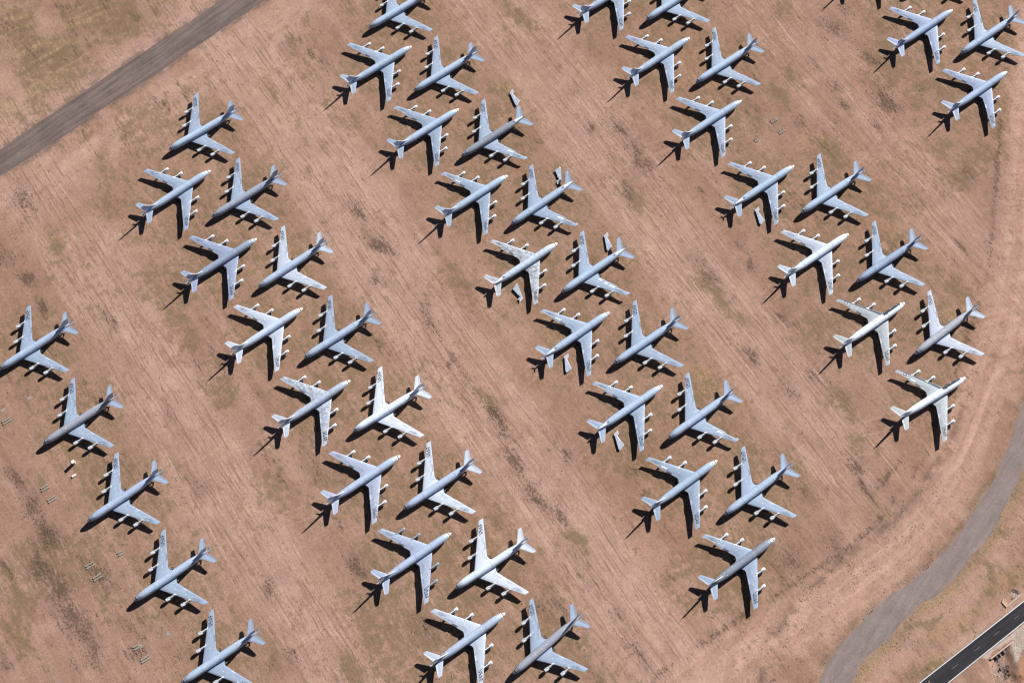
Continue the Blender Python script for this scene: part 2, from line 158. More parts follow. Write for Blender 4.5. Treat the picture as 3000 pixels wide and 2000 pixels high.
M = {}
M['skin'] = skin_mat('weathered_grey_paint')
M['cowl'] = flat('dusty_white_cowl', (.62, .635, .65), .6, .2, var=.16, scale=1.3)
M['white'] = flat('white_sealant', (.80, .80, .79), .6, .2, var=.06)
M['radome'] = skin_mat('radome_paint', .6)
M['dark'] = flat('dark_seam_and_shade', (.15, .18, .235), .6)
M['mark'] = flat('marking_grey', (.018, .02, .03), .6, var=.2)
M['lowvis'] = flat('low_visibility_grey', (.145, .17, .235), .6)
M['navy'] = flat('insignia_navy', (.02, .03, .07), .5)
M['char'] = flat('charcoal_panel', (.055, .062, .082), .5)
M['metal'] = flat('bare_engine_metal', (.33, .36, .41), .45, .5, .3, scale=2)
M['blackm'] = flat('glare_shield_black', (.03, .035, .05), .6)
M['tyre'] = flat('tyre_rubber', (.03, .03, .03), .85)
M['conc'] = flat('weathered_concrete', (.50, .38, .30), .9, .1)
M['wood'] = flat('weathered_timber', (.27, .25, .215), .9, .1, var=.25, scale=1.2)
M['steel'] = flat('galvanised_steel', (.33, .34, .34), .5, .4)
M['pipe'] = flat('corrugated_pipe', (.10, .095, .09), .7)
M['line'] = flat('road_paint', (.58, .57, .56), .7, .2, var=.1, scale=1.5)
M['dash'] = flat('worn_road_paint', (.12, .115, .115), .8, .1, var=.3, scale=1.5)
M['tarp'] = flat('pale_plywood', (.29, .245, .21), .9, .1)

# ------------------------------------------------------------------ aircraft geometry (x aft of the nose, y left, z up)
def P(x, y, z): return (20.0-x, y, z)
FUS = [(0, 3.34, .04, .04), (.12, 3.34, .22, .22), (.35, 3.34, .42, .42), (.8, 3.35, .66, .66), (1.3, 3.37, .86, .88), (2.0, 3.40, 1.08, 1.18),
       (3.0, 3.44, 1.34, 1.58), (4.2, 3.46, 1.56, 1.84), (5.6, 3.47, 1.72, 1.98), (7.5, 3.48, 1.83, 2.05), (28, 3.48, 1.83, 2.05), (30.2, 3.56, 1.74, 1.95),
       (32.5, 3.72, 1.50, 1.72), (34.8, 3.92, 1.15, 1.42), (36.8, 4.10, .80, 1.08), (38.4, 4.25, .45, .70), (39.4, 4.33, .16, .35)]
_fx = np.array([f[0] for f in FUS])
def fus(x):
    return [float(np.interp(x, _fx, [f[k] for f in FUS])) for k in (1, 2, 3)]
def fp(x, th, off=0.0):           # th degrees from the top, + towards the left wing
    zc, w, h = fus(x); a = math.radians(th); off = off+.022 if off else 0
    return P(x, (w+off)*math.sin(a), zc+(h+off)*math.cos(a))
def fuspatch(mb, x0, x1, t0, t1, off, nx=4, nt=6, m=0):
    V = [fp(x0+(x1-x0)*i/nx, t0+(t1-t0)*j/nt, off) for i in range(nx+1) for j in range(nt+1)]
    F = [(i*(nt+1)+j, i*(nt+1)+j+1, (i+1)*(nt+1)+j+1, (i+1)*(nt+1)+j) for i in range(nx) for j in range(nt)]
    mb.add(V, F, m)

def wLE(y): return 10.52+.7675*y
def wTE(y):
    if y >= 4.4: return 18.42+.495*y
    return float(np.interp(y, [1.0, 1.7, 2.0, 2.4, 2.9, 3.5, 4.4], [22.9, 22.3, 21.75, 21.25, 20.9, 20.68, 20.6]))
def wz(y): return 2.25+(y-1.8)*.0585
def wt(y): return float(np.interp(y, [1, 6, 20], [.125, .11, .095]))
def nt(c): return 5*(.2969*math.sqrt(max(c, 0))-.126*c-.3516*c*c+.2843*c**3-.1015*c**4)
def wing_z(y, c, up=1):
    ch = wTE(max(y, 4.4))-wLE(y) if y < 4.4 else wTE(y)-wLE(y)
    ch2 = wTE(y)-wLE(y)
    return wz(y)+ch*(.045*c*(1-c)*4*.35)+up*nt(c)*wt(y)*ch*.5*2*.5*1.0
def wp(y, c, off=0.0, sg=1, up=1):
    x = wLE(y)+c*(wTE(y)-wLE(y))
    return P(x, sg*y, wing_z(y, c, up)+up*off)
CS = [1, .92, .84, .74, .62, .48, .34, .22, .12, .05, .015, 0]
def wring(y, sg, cut=1.0):
    cs = [c for c in CS if c < cut-1e-4]
    cs = [cut]+cs
    up = [wp(y, c, 0, sg, 1) for c in cs]; dn = [wp(y, c, 0, sg, -1) for c in cs[:-1]][::-1]
    # constant ring size
    while len(up) < len(CS): up.insert(0, up[0])
    while len(dn) < len(CS)-1: dn.append(dn[-1])
    return up+dn
IA = (7.55, 9.85, .83)     # inboard aileron: from, to, hinge chord fraction
OA = (13.7, 18.8, .80)
def wing_mesh(sg):
    mb = MB(); rings = []
    ys = [(1.0, 1), (1.7, 1), (2.0, 1), (2.4, 1), (2.9, 1), (3.5, 1), (4.4, 1), (6, 1), (IA[0], 1), (IA[0]+.002, IA[2]), (IA[1]-.002, IA[2]), (IA[1], 1),
          (11.5, 1), (OA[0], 1), (OA[0]+.002, OA[2]), (16.2, OA[2]), (OA[1]-.002, OA[2]), (OA[1], 1), (19.6, 1), (19.95, 1)]
    for y, c in ys:
        rings.append(wring(y, sg, c))
    mb.loft(rings)
    # flap and spoiler seams laid proud of the skin
    def strip(y0, y1, c0, c1, w, m):
        n = 8; V = []
        for i in range(n+1):
            y = y0+(y1-y0)*i/n; c = c0+(c1-c0)*i/n; ch = wTE(y)-wLE(y)
            V += [wp(y, c-w/2/ch, .006, sg), wp(y, c+w/2/ch, .006, sg)]
        mb.add(V, [(2*i, 2*i+1, 2*i+3, 2*i+2) for i in range(n)], m)
    strip(4.0, 7.4, .78, .78, .14, 1); strip(10.0, 13.5, .77, .77, .13, 1); strip(4.6, 7.0, .66, .66, .10, 1); strip(10.3, 13.0, .66, .66, .09, 1)
    def rib(y, c0, c1, w=.09):
        V = []
        for c in np.linspace(c0, c1, 6): V += [wp(y-w/2, c, .006, sg), wp(y+w/2, c, .006, sg)]
        mb.add(V, [(2*i, 2*i+1, 2*i+3, 2*i+2) for i in range(5)], 1)
    rib(4.0, .70, .97, .12); rib(7.42, .68, .97); rib(10.0, .68, .97); rib(13.55, .70, .97)
    if sg > 0: rib(14.6, .16, .62, .10)
    tape_discs(mb, [(6.1, .52), (10.9, .50), (12.9, .36), (16.0, .30) if sg > 0 else (8.2, .30)], wdisc(sg), .18, 8, 2)
    return mb
def aileron_mesh(sg, rngv, defl, gap=.04):
    y0, y1, c0 = rngv; mb = MB(); rings = []
    hA = Vector(wp(y0, c0, 0, sg)); hB = Vector(wp(y1, c0, 0, sg)); ax = (hB-hA).normalized()*(-sg)
    R = Matrix.Rotation(math.radians(defl), 3, ax)
    for y in np.linspace(y0+gap, y1-gap, 4):
        cs = [1, .95, .9, c0+.012] if c0 < .88 else [1, .95, c0+.012]
        up = [Vector(wp(y, c, 0, sg, 1)) for c in cs]; dn = [Vector(wp(y, c, 0, sg, -1)) for c in cs[1:]][::-1]
        rings.append([R @ (v-hA)+hA for v in up+dn])
    mb.loft(rings); return mb
LET = {'U': [[(0, .16), (0, 1), (.26, 1), (.26, .2)], [(.74, .2), (.74, 1), (1, 1), (1, .16)], [(0, .16), (.16, 0), (.84, 0), (1, .16), (.74, .22), (.26, .22)]],
       'S': [[(0, .06), (0, .24), (.14, .18), (.14, 0)], [(.1, 0), (.1, .18), (.9, .18), (.9, 0)], [(.73, .08), (.73, .5), (1, .5), (1, .12)], [(.06, .42), (.06, .59), (.94, .59), (.94, .42)],
             [(0, .5), (0, .88), (.27, .92), (.27, .5)], [(.1, .82), (.1, 1), (.9, 1), (.9, .82)], [(.86, .82), (.86, 1), (1, .94), (1, .76)]],
       'A': [[(0, 0), (.36, 1), (.62, 1), (.26, 0)], [(.74, 0), (.38, 1), (.64, 1), (1, 0)], [(.2, .22), (.26, .38), (.74, .38), (.8, .22)]],
       'F': [[(0, 0), (0, 1), (.27, 1), (.27, 0)], [(.22, .82), (.22, 1), (1, 1), (1, .82)], [(.22, .42), (.22, .59), (.85, .59), (.85, .42)]]}
def usaf_mesh():
    mb = MB(); y0 = 14.1; w = .86; g = .28; H = 2.0
    for k, ch in enumerate('USAF'):
        for n, poly in enumerate(LET[ch]):
            quads = [poly] if len(poly) == 4 else [[poly[0], poly[1], poly[4], poly[5]], [poly[1], poly[2], poly[3], poly[4]]]
            for qd in quads:
                V = []; na, nb_ = 3, 6
                for i in range(na+1):
                    for j in range(nb_+1):
                        u, v = i/na, j/nb_
                        a = (qd[0][0]*(1-u)+qd[3][0]*u)*(1-v)+(qd[1][0]*(1-u)+qd[2][0]*u)*v
                        b = (qd[0][1]*(1-u)+qd[3][1]*u)*(1-v)+(qd[1][1]*(1-u)+qd[2][1]*u)*v
                        y = y0+k*(w+g)+a*w; V.append(wp(y, .74-b*H/(wTE(y)-wLE(y)), .030+.003*n, -1))
                mb.add(V, [(i*(nb_+1)+j, i*(nb_+1)+j+1, (i+1)*(nb_+1)+j+1, (i+1)*(nb_+1)+j) for i in range(na) for j in range(nb_)])
    return mb
def star_mesh(color):
    mb = MB(); yc = 16.3; cc = .44; R = .78
    def q(a, b, off):                # a along the span outward, b forward (metres)
        y = yc+a; x = wLE(yc)+cc*(wTE(yc)-wLE(yc))-b+a*.60; c = (x-wLE(y))/(wTE(y)-wLE(y)); return wp(y, c, off+.035, 1)
    def disc(r, off, m, n=20): mb.add([q(r*math.cos(2*math.pi*i/n), r*math.sin(2*math.pi*i/n), off) for i in range(n)], [tuple(range(n))], m)
    def star(r, off, m):
        V = [q(0, 0, off)]+[q((r if i % 2 == 0 else r*.382)*math.sin(math.pi*i/5), (r if i % 2 == 0 else r*.382)*math.cos(math.pi*i/5), off) for i in range(10)]
        mb.add(V, [(0, 1+i, 1+(i+1) % 10) for i in range(10)], m)
    def rect(a0, a1, b0, b1, off, m): mb.add([q(a0, b0, off), q(a1, b0, off), q(a1, b1, off), q(a0, b1, off)], [(0, 1, 2, 3)], m)
    if color:
        for s in (-1, 1):
            rect(s*.8, s*1.62, -.38, .38, .010, 0); rect(s*.86, s*1.54, -.30, .30, .016, 1)
        disc(R, .020, 0); star(R*.97, .028, 1)
    else:                             # low visibility outline
        n = 20
        for r0, r1, off in ((R-.13, R, .012),):
            V = []
            for i in range(n): a = 2*math.pi*i/n; V += [q(r0*math.cos(a), r0*math.sin(a), off), q(r1*math.cos(a), r1*math.sin(a), off)]
            mb.add(V, [(2*i, 2*i+1, (2*i+3) % (2*n), (2*i+2) % (2*n)) for i in range(n)], 0)
        star(R*.62, .018, 0)
        for s in (-1, 1):
            for b in (-.34, .24): rect(s*.8, s*1.55, b, b+.10, .014, 0)
            rect(s*1.46, s*1.56, -.34, .34, .016, 0)
    return mb
def tape_discs(mb, pts, fn, r=.2, n=8, m=0):
    for p in pts:
        V = fn(p, r, n); mb.add(V, [tuple(range(n))], m)
def fdisc(p, r, n):
    x, th = p; w = fus(x)[1]
    return [fp(x+r*math.cos(2*math.pi*i/n), th+math.degrees(r*math.sin(2*math.pi*i/n)/w), .016) for i in range(n)]
def wdisc(sg):
    def f(p, r, n):
        y, c = p; out = []
        for i in range(n):
            yy = y+r*math.sin(2*math.pi*i/n); x = wLE(y)+c*(wTE(y)-wLE(y))+r*math.cos(2*math.pi*i/n)
            out.append(wp(yy, (x-wLE(yy))/(wTE(yy)-wLE(yy)), .016, sg))
        return out
    return f
# tailplane
def tLE(y): return 34.05+.79*y
def tTE(y): return 38.82+.375*y
def tz(y): return 3.66+.088*y
def tpnt(y, c, off, sg, up): 
    ch = tTE(y)-tLE(y)
    return P(tLE(y)+c*ch, sg*y, tz(y)+up*(nt(c)*.095*ch*.5+off))
def tail_mesh(sg, cut=.70):
    mb = MB(); rings = []
    for y in (.2, .9, 2.2, 4.4, 6.0, 6.42):
        c1 = cut if y < 6.1 else 1.0
        cs = [c1]+[c for c in (.55, .4, .25, .12, .04, 0) if c < c1]
        rings.append([tpnt(y, c, 0, sg, 1) for c in cs]+[tpnt(y, c, 0, sg, -1) for c in cs[:-1]][::-1])
    mb.loft(rings); return mb
def elev_mesh(sg, defl=11, cut=.70):
    mb = MB(); rings = []; hA = Vector(tpnt(.7, cut, 0, sg, 0)); hB = Vector(tpnt(6, cut, 0, sg, 0)); ax = (hB-hA).normalized()*(-sg)
    R = Matrix.Rotation(math.radians(-defl), 3, ax)
    for y in (.75, 2.4, 4.4, 5.95):
        cs = [1, .86, cut+.02]
        r = [Vector(tpnt(y, c, 0, sg, 1)) for c in cs]+[Vector(tpnt(y, c, 0, sg, -1)) for c in cs[1:]][::-1]
        rings.append([R @ (v-hA)+hA for v in r])
    mb.loft(rings); return mb
def fin_x(z):
    le = float(np.interp(z, [4.6, 5.3, 5.75, 6.6, 12.3], [29.9, 30.9, 32.6, 34.0, 37.9])); te = 38.75+(z-4.6)*.20
    return le, te
def fpnt(z, c, s, off=0): 
    le, te = fin_x(z); ch = te-le; th = .075*min(ch, 5.5)
    return P(le+c*ch, s*(nt(c)*th*.5+off), z)
def fin_mesh(cut=.74):
    mb = MB(); rings = []
    for z in (4.6, 5.3, 5.75, 6.6, 8, 10, 11.7, 12.3):
        c1 = cut if z < 12 else 1.0
        cs = [c1]+[c for c in (.55, .36, .2, .09, .03, 0) if c < c1]
        rings.append([fpnt(z, c, 1) for c in cs]+[fpnt(z, c, -1) for c in cs[:-1]][::-1])
    mb.loft(rings)
    mb.tube([P(37.9, 0, 12.22), P(36.6, 0, 12.22)], [.10, .05], 8)
    return mb
def rudder_mesh(cut=.74):
    mb = MB(); rings = []
    for z in (5.5, 8, 10, 11.65):
        cs = [1, .88, cut+.02]
        rings.append([fpnt(z, c, 1) for c in cs]+[fpnt(z, c, -1) for c in cs[1:]][::-1])
    mb.loft(rings); return mb

def make_prototype():
    root = empty('parked_jet', (0, 0, 0))
    mb = MB(); n = 28
    sx = [1.3, 1.65, 2.0, 2.5, 3.0, 3.6, 4.2, 4.9, 5.6, 6.5, 7.5, 12, 18, 24, 28, 29.1, 30.2, 31.4, 32.5, 33.7, 34.8, 35.8, 36.8, 37.6, 38.4, 39.0, 39.4]
    mb.loft([[fp(x, 360*k/n) for k in range(n)] for x in sx])
    # wing root fairings under the belly
    fb = mb
    for a, b in ((-26, -16), (16, 26), (-8, 2)): fuspatch(fb, 2.35, 2.62, a, b, .014, 1, 2, 1)
    fuspatch(fb, 2.75, 2.95, -20, -12, .014, 1, 2, 1); fuspatch(fb, 2.75, 2.95, 8, 16, .014, 1, 2, 1); fuspatch(fb, 3.95, 4.2, -17, 17, .014, 1, 4, 1)
    tape_discs(fb, [(4.9, 52), (5.6, -48), (8.6, 40), (9.6, -52), (12.9, 6), (13.4, -34), (17.3, 46), (19.8, 2), (22.6, 58), (25.0, 38), (29.2, -30), (29.6, 34), (31.9, 28)], fdisc, .20, 8, 1)
    fuspatch(fb, 7.2, 10.8, 48, 50.5, .008, 4, 1, 2); fuspatch(fb, 7.2, 10.8, 66, 68, .008, 4, 1, 2); fuspatch(fb, 20, 20.08, -70, 70, .008, 1, 8, 2); fuspatch(fb, 11.2, 11.28, -70, 70, .008, 1, 8, 2); fuspatch(fb, 29.0, 29.08, -70, 70, .008, 1, 8, 2)
    f = fb.build('fuselage', [M['skin'], M['white'], M['dark']], root, 40)
    g = MB(); fuspatch(g, 1.31, 1.72, -80, 80, .010, 2, 12, 0); g.build('glare_shield', M['blackm'], f, 40)
    g = MB(); fuspatch(g, 1.74, 2.15, -78, 78, .014, 2, 10, 0); g.build('windshield_cover', M['white'], f, 40)
    mb = MB(); mb.loft([[fp(x, 360*k/18) for k in range(18)] for x in (0.0, .05, .12, .22, .35, .55, .8, 1.05, 1.3)]); mb.build('radome', M['radome'], root, 60)
    for sg in (1, -1):
        w = wing_mesh(sg).build('wing', [M['skin'], M['dark'], M['white']], root, 35)
        aileron_mesh(sg, IA, 20 if sg > 0 else -16).build('inboard_aileron', M['skin'], w, 35)
        aileron_mesh(sg, OA, 0).build('outboard_aileron', M['skin'], w, 35)
        if sg < 0: usaf_mesh().build('wing_lettering', M['mark'], w)
        else: star_mesh(False).build('wing_insignia', [M['lowvis']], w)
        for ye in (8.1, 14.15):
            le = wLE(ye); zn = wz(ye)-.72; xf = le-4.45
            e = MB()       # core
            e.tube([P(xf+1.75, sg*ye, zn-.02), P(xf+2.1, sg*ye, zn-.02), P(xf+3.9, sg*ye, zn-.06), P(xf+4.9, sg*ye, zn-.10), P(xf+5.5, sg*ye, zn-.12)], [.62, .62, .58, .50, .40], 16)
            en = e.build('engine', M['metal'], root, 40)
            c = MB(); c.tube([P(xf-.05, sg*ye, zn), P(xf-.02, sg*ye, zn), P(xf+.10, sg*ye, zn), P(xf+1.5, sg*ye, zn), P(xf+2.0, sg*ye, zn), P(xf+2.03, sg*ye, zn)], [.70, .78, .83, .84, .75, .6], 18); c.build('fan_cowl', M['cowl'], en, 40)
            c = MB()
            a = [(xf+1.0, zn+.75), (xf+2.0, zn+.88), (le-.4, zn+1.02), (le+.5, zn+1.05), (le+.5, zn+.3), (xf+1.2, zn+.3)]
            V = [P(x, sg*ye+d, z) for d in (-.17, .17) for x, z in a]; k = len(a)
            c.add(V, [tuple(range(k))[::-1], tuple(range(k, 2*k))]+[(i, (i+1) % k, k+(i+1) % k, k+i) for i in range(k)])
            c.build('pylon', M['cowl'], en)
            c = MB()       # taped-over joint wrapped round the wing's leading edge
            ring = []
            for yy in (ye-.48, ye-.2, ye+.2, ye+.48):
                ring.append([wp(yy, cc, .03, sg, 1) for cc in (.15, .09, .04, .012)]+[P(wLE(yy)-.06, sg*yy, wz(yy))]+[wp(yy, cc, .03, sg, -1) for cc in (.012, .05)])
            c.loft(ring, cap=False, closed=False); c.build('joint_wrap', M['white'], en, 50)
            c = MB(); fx = xf+.85
            V = [P(fx+dx, sg*ye-.84*math.sin(math.radians(t))*1.02, zn+.84*math.cos(math.radians(t))*1.02) for dx in (0, 1.0) for t in (10, 22, 34)]
            c.add(V, [(0, 1, 4, 3), (1, 2, 5, 4)]); c.build('cowl_shade_strip', M['dark'], en)  # shade between pylon and nacelle, put on as a dark strip
        t = tail_mesh(sg).build('tailplane', M['skin'], root, 35); elev_mesh(sg).build('elevator', M['skin'], t, 35)
        mg = MB()
        mg.tube([P(21.2, sg*3.3, 2.0), P(21.2, sg*3.3, .55)], [.16, .13], 8); mg.box(P(21.2, sg*3.3, .52), (1.5, .16, .16))
        for dx in (-.72, .72):
            for dy in (-.38, .38):
                mg.tube([P(21.2+dx, sg*3.3+dy-.16, .52), P(21.2+dx, sg*3.3+dy+.16, .52)], [.5, .5], 14, 1)
        mg.build('main_gear', [M['steel'], M['tyre']], root, 40)
    fn = fin_mesh().build('fin', M['skin'], root, 35); rudder_mesh().build('rudder', M['skin'], fn, 35)
    g = MB(); V = []
    for z in np.linspace(5.35, 12.25, 12): 
        le, te = fin_x(z); V += [P(le-.06, 0, z+.10), P(le+.22, .17, z+.03), P(le+.22, -.17, z+.03)]
    n0 = 12; F = []
    for i in range(n0-1): F += [(3*i, 3*i+1, 3*i+4, 3*i+3), (3*i+2, 3*i, 3*i+3, 3*i+5)]
    g.add(V, F); g.build('leading_edge_tape', M['white'], fn)
    g = MB(); g.tube([P(34.6, 0, 2.55), P(36.4, 0, 2.95), P(38.6, 0, 3.45), P(40.4, 0, 3.85), P(41.55, 0, 4.10)], [.22, .24, .21, .17, .10], 10); bo = g.build('refuelling_boom', M['radome'], root, 40)
    for sg in (1, -1):
        g = MB(); R = Matrix.Rotation(math.radians(sg*32), 3, 'X')
        g.box(Vector(P(40.45, sg*.62, 4.25)), (.85, 1.15, .10), R); g.box(Vector(P(40.45, sg*1.12, 4.56)), (1.0, .10, .42), R); g.build('ruddevator', M['dark'], bo)
        g = MB(); g.box(Vector(P(40.45, sg*1.0, 4.56)), (.45, .34, .04), R); g.build('ruddevator_tip_patch', M['white'], bo)  # plain white patch near the ruddevator tip
    ng = MB(); ng.tube([P(5.2, 0, 1.8), P(5.2, 0, .42)], [.12, .1], 8)
    for dy in (-.24, .24): ng.tube([P(5.2, dy-.11, .42), P(5.2, dy+.11, .42)], [.42, .42], 14, 1)
    ng.build('nose_gear', [M['steel'], M['tyre']], root, 40)
    return root
def kids(o): return [c for c in bpy.data.objects if c.parent == o]

# rare extra parts
def extra_parts(o, name, ch):
    lw = [c for c in ch if c.name.startswith('wing') and c.data.name.startswith('wing') and c.matrix_local is not None]
    return lw

# ------------------------------------------------------------------ place the jets
PL = D['planes']
ROWS = [('first', ['B11', 'B12', 'B21', 'B22', 'B23']),
        ('second', ['B1', 'A1', 'B2', 'A12', 'B13', 'A13', 'B14', 'A14', 'B18', 'A21', 'B24', 'A22', 'B25', 'A23', 'B26']),
        ('third', ['B0', 'A2', 'B3', 'A3', 'B4', 'A4', 'B5', 'A15', 'B15', 'A16', 'B16', 'A17', 'B17', 'A24', 'B27', 'A25']),
        ('fourth', ['A5', 'B6', 'A6', 'B7', 'A7', 'A8', 'B8', 'A18', 'B19', 'A19', 'B20', 'A20']),
        ('fifth', ['A11', 'B10', 'A9', 'B9', 'A10'])]
ORD = ['topmost', 'second from top', 'third from top', 'fourth from top', 'fifth from top', 'sixth from top', 'seventh from top', 'eighth from top', 'ninth from top']
NOFIN = {'B4', 'B5', 'B15', 'A15', 'A16', 'A17', 'A8'}
NOBOOM = {'A3', 'A4', 'B4', 'B5', 'A15', 'A17', 'A24', 'A25', 'A20', 'B17', 'A7', 'A10x'}
STRIPPED = {'A3': 1, 'A4': 2, 'B4': 2, 'B5': 2, 'B15': 2, 'A15': 1, 'A16': 2, 'A17': 2, 'A24': 2, 'A25': 2, 'B17': 2, 'A20': 2, 'A19': 2, 'A8': 1}
NOTAPE = {'A22', 'A18', 'A19', 'A20', 'B19x'}
WING = (.288, .355, .462); FUSC = (.295, .350, .448)  # wing blue carries the sky's reflection in the base colour
LIGHTW = (.47, .525, .62); LIGHTF = (.42, .46, .55)
COLS = {'A13': (LIGHTW, (.34, .38, .46), .05), 'A14': ((.39, .43, .50), (.31, .345, .42), .8), 'A15': ((.41, .44, .49), (.36, .40, .48), 1.0), 'A18': ((.34, .38, .45), (.45, .49, .57), .05),
        'B18': ((.50, .54, .61), (.47, .51, .58), .05), 'B25': ((.48, .52, .60), (.44, .48, .56), .05), 'B20': ((.36, .395, .48), (.225, .225, .26), .1), 'A19': ((.31, .335, .36), (.80, .83, .87), .02),
        'A20': ((.33, .355, .38), (.74, .77, .81), .02), 'B12': (WING, (.20, .20, .235), .15), 'B4': (WING, (.150, .156, .185), .2), 'B2': (WING, (.18, .192, .24), .15), 'A25': (WING, (.150, .160, .198), .15),
        'B26': (WING, (.20, .20, .235), .15), 'A12': ((.24, .285, .39), (.155, .18, .24), .1), 'B13': (LIGHTW, (.26, .295, .38), .2), 'B11': (WING, (.24, .28, .37), .1), 'B21': (WING, (.225, .26, .345), .1),
        'B19': (WING, (.18, .212, .288), .1), 'B24': (LIGHTW, (.25, .285, .37), .1), 'A22': ((.30, .345, .45), (.24, .275, .36), .1), 'A23': (LIGHTW, (.26, .295, .375), .1), 'A21': ((.31, .35, .45), (.25, .285, .37), .1),
        'A9': ((.235, .285, .40), (.215, .255, .35), .1), 'A10': ((.245, .295, .41), (.225, .265, .36), .1)}
proto = make_prototype()
proto_tree = [(c, kids(c)) for c in kids(proto)]
def yof(mesh):  # which side a mesh lies on
    return sum(v.co.y for v in mesh.vertices)/len(mesh.vertices)
SIDE = {}
for c, g in proto_tree:
    SIDE[c.data.name] = yof(c.data)
    for k in g: SIDE[k.data.name] = yof(k.data)
rectm = {}
def rect_patch(sg, y0, y1, c0, c1, frame):
    mb = MB()
    def quad(a0, a1, b0, b1):
        V = [wp(a0+(a1-a0)*i/3, b0+(b1-b0)*j/2, .02, sg) for i in range(4) for j in range(3)]
        mb.add(V, [(i*3+j, i*3+j+1, (i+1)*3+j+1, (i+1)*3+j) for i in range(3) for j in range(2)])
    if not frame: quad(y0, y1, c0, c1)
    else:
        t = .17; ch = wTE(y0)-wLE(y0); tc = .16/ch
        quad(y0, y1, c0, c0+tc); quad(y0, y1, c1-tc, c1); quad(y0, y0+t, c0+tc, c1-tc); quad(y1-t, y1, c0+tc, c1-tc)
    return mb
def notch_tape(sg):
    mb = MB(); rings = []
    V = []
    for y in np.linspace(OA[0]+.1, OA[1]-.05, 6):
        V += [wp(y, OA[2]-.045, .02, sg), wp(y, OA[2]+.0, .02, sg)]
    mb.add(V, [(2*i, 2*i+1, 2*i+3, 2*i+2) for i in range(5)])
    V = []
    for c in np.linspace(OA[2], .99, 4): V += [wp(OA[1]+.03, c, .02, sg), wp(OA[1]+.24, c, .02, sg)]
    mb.add(V, [(2*i, 2*i+1, 2*i+3, 2*i+2) for i in range(3)])
    return mb
first = True
